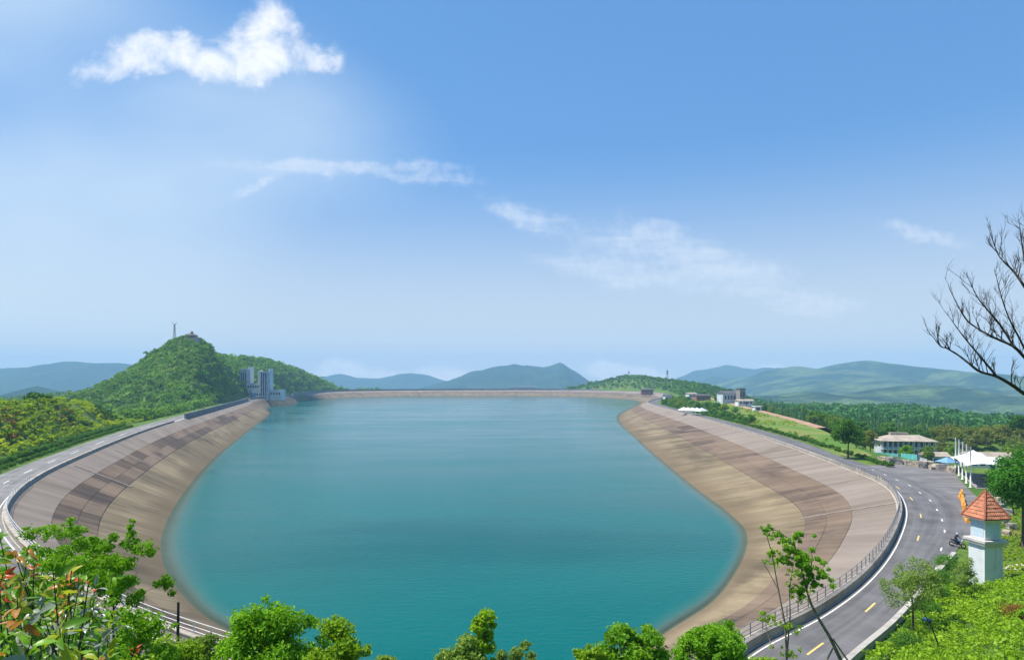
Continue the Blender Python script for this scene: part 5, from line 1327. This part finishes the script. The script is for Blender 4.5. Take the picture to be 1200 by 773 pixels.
fg('leafy_tree', 398, 722, 17.5, 0.95, 2.2, 104, 'lime', 'yellowish tree top right of the dense bright one', 34, 200, 0.11, 0.30, limbs=20, r0=0.06, bark='bark_dark')
fg('leafy_tree', 566, 706, 20.0, 0.55, 2.6, 105, 'lime', 'tree top with a bare pointed shoot at the middle of the bottom edge', 20, 150, 0.12, 0.24, limbs=18, r0=0.06)
fg('leafy_tree', 540, 742, 19.5, 0.85, 1.8, 106, 'olive', 'low spreading tree top left of the pointed shoot', 26, 170, 0.12, 0.30, limbs=16, r0=0.05)
fg('leafy_tree', 608, 748, 20.5, 0.80, 1.6, 107, 'olive', 'low spreading tree top right of the pointed shoot', 24, 170, 0.12, 0.30, limbs=16, r0=0.05)
fg('leafy_tree', 742, 727, 22.0, 1.35, 2.2, 108, 'bright', 'wide green tree top under the right shore of the lake', 40, 190, 0.13, 0.38, limbs=18, r0=0.07)
fg('leafy_tree', 690, 752, 21.5, 0.85, 1.5, 109, 'lime', 'pale budding tree top at the bottom edge right of centre', 22, 150, 0.11, 0.28, limbs=16, r0=0.05)
fg('round_tree', 838, 726, 26.0, 1.55, 2.4, 110, 'bright', 'compact round tree top at the lower end of the railing', 60, 260, 0.12, 0.48, limbs=14, r0=0.09)
fg('leafy_bush', 245, 738, 21.0, 0.75, 1.9, 111, 'olive', 'olive green bush top beside the dead post', 26, 200, 0.10, 0.30, limbs=10, r0=0.05)
fg('leafy_bush', 900, 768, 27.0, 0.9, 1.8, 112, 'lime', 'yellow green bush at the foot of the thin saplings', 26, 170, 0.12, 0.34, limbs=10, r0=0.05)
fg('leafy_bush', 452, 762, 18.0, 0.4, 1.2, 113, 'olive', 'small leafy shoot poking up left of the middle of the bottom edge', 12, 120, 0.10, 0.2, limbs=8, r0=0.03)

fg('leafy_bush', 150, 716, 12.0, 0.95, 1.6, 114, 'bright', 'bright bush below the feathery trees', 40, 170, 0.075, 0.24, limbs=10, r0=0.04)
fg('leafy_bush', 205, 742, 15.0, 0.95, 1.6, 115, 'lime', 'yellow green bush in front of the dead stump', 40, 170, 0.08, 0.25, limbs=10, r0=0.04)
fg('leafy_bush', 70, 690, 9.0, 0.95, 1.7, 116, 'bright', 'bright leafy bush just behind the glossy red tipped one', 44, 170, 0.06, 0.22, limbs=10, r0=0.04)
fg('leafy_bush', 135, 752, 8.0, 0.75, 1.2, 117, 'lime', 'low yellow green bush at the bottom edge right of the glossy one', 36, 170, 0.06, 0.2, limbs=10, r0=0.04)
fg('leafy_bush', 14, 668, 8.0, 0.75, 1.6, 118, 'olive', 'olive bush at the far left edge behind the glossy leaves', 36, 160, 0.06, 0.2, limbs=10, r0=0.04)
# saplings in front of the road, each drawn as stems with leaf tufts
def stems_tree(name, label, d, stems, tufts, lmat, seed, per=130, leaf=0.12, base_px=None, bark='bark'):
    """stems: list of pixel polylines with end radii; tufts: (px, py, r in m)"""
    rs = np.random.RandomState(seed); b = Q(base_px[0], base_px[1], d); zg = ground_z(b[0], b[1]); r = thing(name, label, 'tree', (b[0], b[1], zg))
    m = MB(); o = np.array((b[0], b[1], zg))
    for pts, ra, rb in stems:
        w3 = []
        for i, q in enumerate(pts): w3.append(Q(q[0], q[1], d + (q[2] if len(q) > 2 else 0)) - o)
        w3[0][2] = min(w3[0][2], w3[0][2])
        m.tube(w3, list(np.linspace(ra, rb, len(w3))), 6)
    m.build('trunk', M[bark], r, True)
    cl = []
    for px_, py, rr in tufts: c = Q(px_, py, d + rs.normal() * 0.35) - o; cl.append((c[0], c[1], c[2], rr))
    sub = []
    for c in cl:
        for _ in range(11): sub.append((c[0] + rs.normal() * c[3] * .62, c[1] + rs.normal() * c[3] * .62, c[2] + rs.normal() * c[3] * .38, c[3] * rs.uniform(.22, .45)))
    v, f, var = clump_leaves(sub, per, leaf, rs, 0.5, shell=0.3, up=0.5)
    link('crown', np_mesh('crown', v, f, L[lmat], var=var), r); return r
stems_tree('sapling', 'thin pale sapling with sparse tufts left of the leaning trunk', 27.0,
           [([(922, 900), (922, 770), (920, 730), (912, 690), (905, 650), (898, 625)], 0.05, 0.012), ([(912, 690), (900, 668), (892, 655)], 0.02, 0.008), ([(922, 770), (926, 720), (925, 690), (930, 660)], 0.035, 0.01), ([(905, 760), (898, 735), (896, 715)], 0.02, 0.008), ([(921, 735), (914, 712)], .015, .006)],
           [(904, 648, .30), (930, 672, .28), (926, 690, .24), (896, 722, .34), (925, 733, .34), (936, 700, .26), (908, 660, .2), (921, 765, .34), (940, 690, .22)], 'lime', 121, 17, 0.095, (922, 900), 'bark_pale')
stems_tree('leaning_tree', 'leaning tree with leafy layers and a tied trunk in front of the road', 28.0,
           [([(1010, 850), (985, 772), (972, 745), (958, 722), (950, 706), (945, 690)], 0.085, 0.045), ([(945, 690), (950, 668), (952, 650)], 0.045, 0.015), ([(945, 690), (938, 660), (930, 635), (912, 622), (899, 617)], 0.05, 0.012), ([(938, 660), (926, 652), (914, 650)], 0.03, 0.01), ([(930, 640), (935, 628)], 0.02, .008)],
           [(900, 620, .22), (908, 627, .26), (918, 632, .26), (926, 640, .32), (934, 628, .36), (930, 652, .42), (942, 660, .40), (918, 655, .3), (955, 666, .42), (966, 672, .36), (950, 680, .40), (940, 692, .34), (936, 648, .3)], 'bright', 122, 58, 0.10, (1010, 850), 'bark_pale')
def stakes():
    for k, (a, b, lab) in enumerate((((960, 790), (978, 755), 'left wooden stake propping the leaning tree'), ((1012, 800), (976, 748), 'right wooden stake propping the leaning tree'))):
        p0, p1 = Q(a[0], a[1], 27.6), Q(b[0], b[1], 27.9); g = ground_z(p0[0], p0[1]); dirv = (p0 - p1) / max(0.01, p1[2] - p0[2]); p0 = p1 + dirv * (p1[2] - g + 0.2)
        m = MB(); m.tube([p0 - p0, (p1 - p0) * 0.5, p1 - p0], [0.04, 0.038, 0.034], 7); tag(m.build('wooden_stake', M['bark_pale'], loc=tuple(p0)), lab, 'stake')
stakes()
def dead_post():
    p = Q(207, 752, 33); g = ground_z(p[0], p[1]); t = Q(209, 705, 33); m = MB()
    m.tube([(0, 0, -0.2), (0.03, 0, (t[2] - g) * .5), (t[0] - p[0], 0, t[2] - g)], [0.10, 0.09, 0.06], 7); m.tube([(0.02, 0, (t[2] - g) * .55), (0.25, .1, (t[2] - g) * .66)], [.04, .015], 5)
    tag(m.build('dead_post', M['bark_dark'], loc=(p[0], p[1], g)), 'dark dead stump standing by the near left railing', 'post')
dead_post()
def bare_shoot():
    d = 44; p = Q(1100, 790, d); o = np.array((p[0], p[1], ground_z(p[0], p[1]))); m = MB()
    m.tube([Q(1104, 773, 30) - o if False else Q(1104, 800, d) - o, Q(1103, 765, d) - o, Q(1095, 742, d) - o, Q(1085, 722, d) - o, Q(1080, 712, d) - o], [0.06, .05, .04, .03, .012], 5)
    m.tube([Q(1095, 742, d) - o, Q(1090, 728, d) - o, Q(1092, 716, d) - o], [.02, .015, .006], 4)
    tag(m.build('bare_shoot', M['bark_dark'], loc=tuple(o)), 'thin bare stem leaning over the bright slope', 'shrub')
bare_shoot()

# ------------------------------------------------------------------ bare tree reaching in from the right
def bare_tree():
    d = 7.0; rs = random.Random(12); base = Q(1330, 900, d); g = ground_z(base[0], base[1]); o = Vector((base[0], base[1], g))
    r = thing('bare_tree', 'bare dark branches reaching in from the upper right edge', 'tree', tuple(o))
    tr = MB(); tr.tube([(0, 0, -0.3), Vector(Q(1325, 620, d)) - o, Vector(Q(1310, 480, d)) - o, Vector(Q(1300, 380, d + .1)) - o, Vector(Q(1285, 250, d + .2)) - o], [0.16, 0.12, 0.09, 0.07, 0.04], 8); tr.build('trunk', M['bark_dark'], r, True)
    def W(px_, py, dd=0): return Vector(Q(px_ + 8, py + 4, d + dd)) - o
    def grow(m, p, dirv, ln, rad, depth):
        n = 4; pts = [p]; q = p.copy(); v = dirv.normalized()
        for i in range(n):
            v = (v + Vector((rs.gauss(0, .10), rs.gauss(0, .10), rs.gauss(0.05, .07)))).normalized(); q = q + v * ln / n; pts.append(q.copy())
        m.tube(pts, [rad * (1 - 0.75 * i / n) for i in range(n + 1)], 4, )
        if depth > 0:
            k = rs.randint(2, 4)
            for i in range(k):
                t = rs.uniform(.25, .95); a = pts[min(n - 1, int(t * n))].lerp(pts[min(n, int(t * n) + 1)], t * n - int(t * n))
                side = Vector((rs.choice((-1, 1)) * rs.uniform(.35, .8), rs.uniform(-.5, .5), rs.uniform(.15, .7)))
                grow(m, a, (v + side), ln * rs.uniform(.45, .7), rad * .55, depth - 1)
    limbs = [([(1310, 490), (1250, 472), (1200, 461), (1178, 447), (1160, 437), (1140, 431), (1128, 422), (1115, 412), (1102, 404), (1092, 397), (1089, 376)], .026, 22),
             ([(1303, 420), (1240, 440), (1200, 421), (1180, 402), (1165, 395), (1150, 388), (1132, 377), (1120, 364), (1110, 345)], .024, 22),
             ([(1296, 340), (1240, 372), (1200, 342), (1188, 325), (1178, 312), (1168, 302), (1160, 290), (1152, 268)], .021, 16),
             ([(1180, 402), (1165, 378), (1150, 360), (1138, 345), (1128, 325)], .013, 15), ([(1200, 421), (1188, 395), (1175, 370), (1166, 345), (1160, 322)], .013, 15), ([(1160, 437), (1142, 415), (1125, 395), (1112, 378), (1104, 366)], .012, 13),
             ([(1200, 342), (1194, 310), (1190, 285), (1187, 262)], .012, 12), ([(1230, 365), (1205, 320), (1198, 290), (1200, 262)], .013, 12)]
    for pts, r0, ntw in limbs:
        br = MB(); P3 = [W(a, b, rs.uniform(-.12, .12)) for a, b in pts]; n = len(P3)
        sm = [Vector(q) for q in catmull([tuple(p) for p in P3], 4, closed=False)]
        br.tube(sm, [0.8 * r0 * (1 - .88 * i / (len(sm) - 1)) + 0.0015 for i in range(len(sm))], 6); b = br.build('branch', M['bark_dark'], r, True)
        m = MB()
        for k in range(ntw):
            i = rs.randint(int(len(sm) * .25), len(sm) - 2); t = (sm[i + 1] - sm[i]).normalized(); up = Vector((t.x * .4 + rs.gauss(0, .28), rs.gauss(0, .35), rs.uniform(.45, 1.1)))
            grow(m, sm[i], up, rs.uniform(.12, .26), max(.0030, r0 * .22), 2)
        grow(m, sm[-1], (sm[-1] - sm[-3]), .10, .003, 1)
        m.build('twigs', M['bark_dark'], b)['kind'] = 'stuff'
bare_tree()

# ------------------------------------------------------------------ broad-leaved bush close by on the left
def leaf_shape(name, mat, seed, ln=0.105, wd=0.042, curl=0.25):
    rs = random.Random(seed); n = 7; v = []; f = []; var = rs.uniform(.2, .9)
    for i in range(n):
        t = i / (n - 1); hw = wd * math.sin(math.pi * (0.06 + 0.94 * t) ** 0.85) ** 0.9 * 0.5 if 0 < i < n - 1 else 0.001
        z = -curl * ln * (t ** 1.8) + rs.gauss(0, .0012)
        for s, up in ((-1, 0.32), (0, 0), (1, 0.32)): v.append((s * hw, t * ln, z + abs(s) * hw * up))
    for i in range(n - 1):
        for j in range(2): a = i * 3 + j; f.append((a, a + 1, a + 4, a + 3))
    return np_mesh(name, np.array(v), np.array(f), mat, var=np.full(len(v), var), smooth=True)
def leafy_bush():
    rs = random.Random(77); root_xy = Q(20, 760, 2.7); g = ground_z(root_xy[0], root_xy[1]); o = Vector((root_xy[0], root_xy[1], g))
    r = thing('photinia_bush', 'broad glossy leaved bush with red young leaves close by at the bottom left', 'shrub', tuple(o))
    kinds = {k: [leaf_shape('leaf', L[m], 10 * i + q, ln, wd, cu) for q, (ln, wd, cu) in enumerate(((.085, .036, .2), (.10, .040, .35), (.072, .034, .1)))] for i, (k, m) in enumerate((('g', 'pg'), ('y', 'py'), ('o', 'po'), ('s', 'ps'), ('r', 'red')))}
    st = MB(); put = []
    def whorl(p, up, n, ks, s=1.0):
        for i in range(n):
            az = i * 2.4 + rs.uniform(-.5, .5); el = rs.uniform(-.6, 1.25)
            d_ = Vector((math.cos(az) * math.cos(el), math.sin(az) * math.cos(el), math.sin(el)))
            y = d_; z = (Vector((0, 0, 1)) + Vector((rs.gauss(0, .6), rs.gauss(0, .6) - .35, 0))); x = y.cross(z).normalized(); z = x.cross(y)
            mt = Matrix((x, y, z)).transposed().to_4x4(); kd = rs.choice(ks); k = min(s, 1.0) * rs.uniform(.4, .78)
            pos = p + d_ * 0.008 + Vector((0, 0, -rs.uniform(0, .05)))
            put.append((k / (pos.y + o.y), kd, rs.choice(kinds[kd]), Matrix.Translation(pos) @ mt @ Matrix.Scale(k, 4)))
    shoots = [(62, 668, 2.25, 'yysg', 9, 1.25), (18, 650, 2.6, 'yog', 8, 1.1), (34, 640, 2.9, 'og', 8, .9), (78, 672, 2.6, 'oyo', 8, 1.0), (92, 690, 2.4, 'sgs', 7, 1.1), (20, 700, 2.2, 'gyo', 9, 1.2), (48, 712, 2.3, 'ggs', 9, 1.2), (70, 735, 2.1, 'ggy', 9, 1.3), (102, 725, 2.4, 'sgy', 8, 1.15), (118, 745, 2.3, 'gs', 8, 1.15),
              (8, 735, 2.1, 'ogg', 9, 1.2), (35, 755, 2.0, 'ggs', 9, 1.2), (95, 765, 2.1, 'gyg', 9, 1.2), (4, 672, 2.8, 'roo', 7, .9), (8, 690, 2.6, 'rog', 6, .9), (50, 690, 2.9, 'gg', 8, 1.0), (25, 675, 3.1, 'gog', 8, .9), (60, 700, 3.1, 'ggy', 8, .9), (84, 710, 3.0, 'go', 8, .9), (110, 700, 3.0, 'ys', 6, .85), (38, 728, 2.9, 'gg', 8, 1.0), (12, 715, 3.0, 'gg', 8, 1.), (128, 762, 2.6, 'gsy', 7, 1.), (0, 630, 3.0, 'gg', 8, 1.0), (-10, 655, 2.7, 'go', 8, 1.1), (-8, 700, 2.4, 'gg', 8, 1.1), (-6, 760, 2.2, 'gg', 8, 1.2), (55, 770, 2.3, 'ggo', 8, 1.)]
    shoots += [(rs.uniform(-10, 135), rs.uniform(668, 775), rs.uniform(2.7, 3.8), rs.choice(('ggs', 'gyo', 'gg', 'gsy')), 8, rs.uniform(.7, 1.0)) for _ in range(46)]
    for (a, b, d, ks, n, s) in shoots:
        tip = Vector(Q(a, b, d)) - o; mid = Vector((tip.x * .9 + rs.gauss(0, .10), tip.y * .85 + rs.gauss(0, .10), tip.z * .78))
        st.tube([(0, 0, -.1), mid, mid.lerp(tip, .6) + Vector((rs.gauss(0, .02), rs.gauss(0, .02), 0)), tip], [.005, .003, .0024, .0016], 5); whorl(tip, None, n, ks, s)
        whorl(mid.lerp(tip, .86), None, 5, ks + 'gs', .95); whorl(mid.lerp(tip, .7), None, 4, 'ggs', .95)
    for (a, b, d) in ((104, 681, 2.35), (40, 665, 2.6), (158, 758, 2.3), (0, 690, 2.3), (84, 668, 2.4)):        # red young shoots
        tip = Vector(Q(a, b, d)) - o; st.tube([(0, 0, 0), Vector((tip.x * .6, tip.y * .6, tip.z * .7)), tip], [.005, .003, .002], 5); whorl(tip, None, 4, 'r', .5)
    st.build('stems', M['bark_dark'], r)
    put.sort(key=lambda q: -q[0])
    for q in put[:290]: lf = link('leaf', q[2], r); lf.matrix_local = q[3]
    V = []; Fq = []; mi = []; va = []; order = 'gyosr'; base = 0
    for q in put[290:]:
        me = q[2]; co = np.empty(len(me.vertices) * 3, np.float32); me.vertices.foreach_get('co', co); co = co.reshape(-1, 3)
        mm = np.array(q[3]); V.append(co @ mm[:3, :3].T + mm[:3, 3]); fi = np.array([p.vertices[:] for p in me.polygons]); Fq.append(fi + base); base += len(co)
        mi += [order.index(q[1])] * len(fi); va += [rs.uniform(.1, .9)] * len(co)
    link('small_leaves', np_mesh('small_leaves', np.concatenate(V), np.concatenate(Fq), [L[k] for k in ('pg', 'py', 'po', 'ps', 'red')], var=va, smooth=True, midx=mi), r)['kind'] = 'stuff'
leafy_bush()
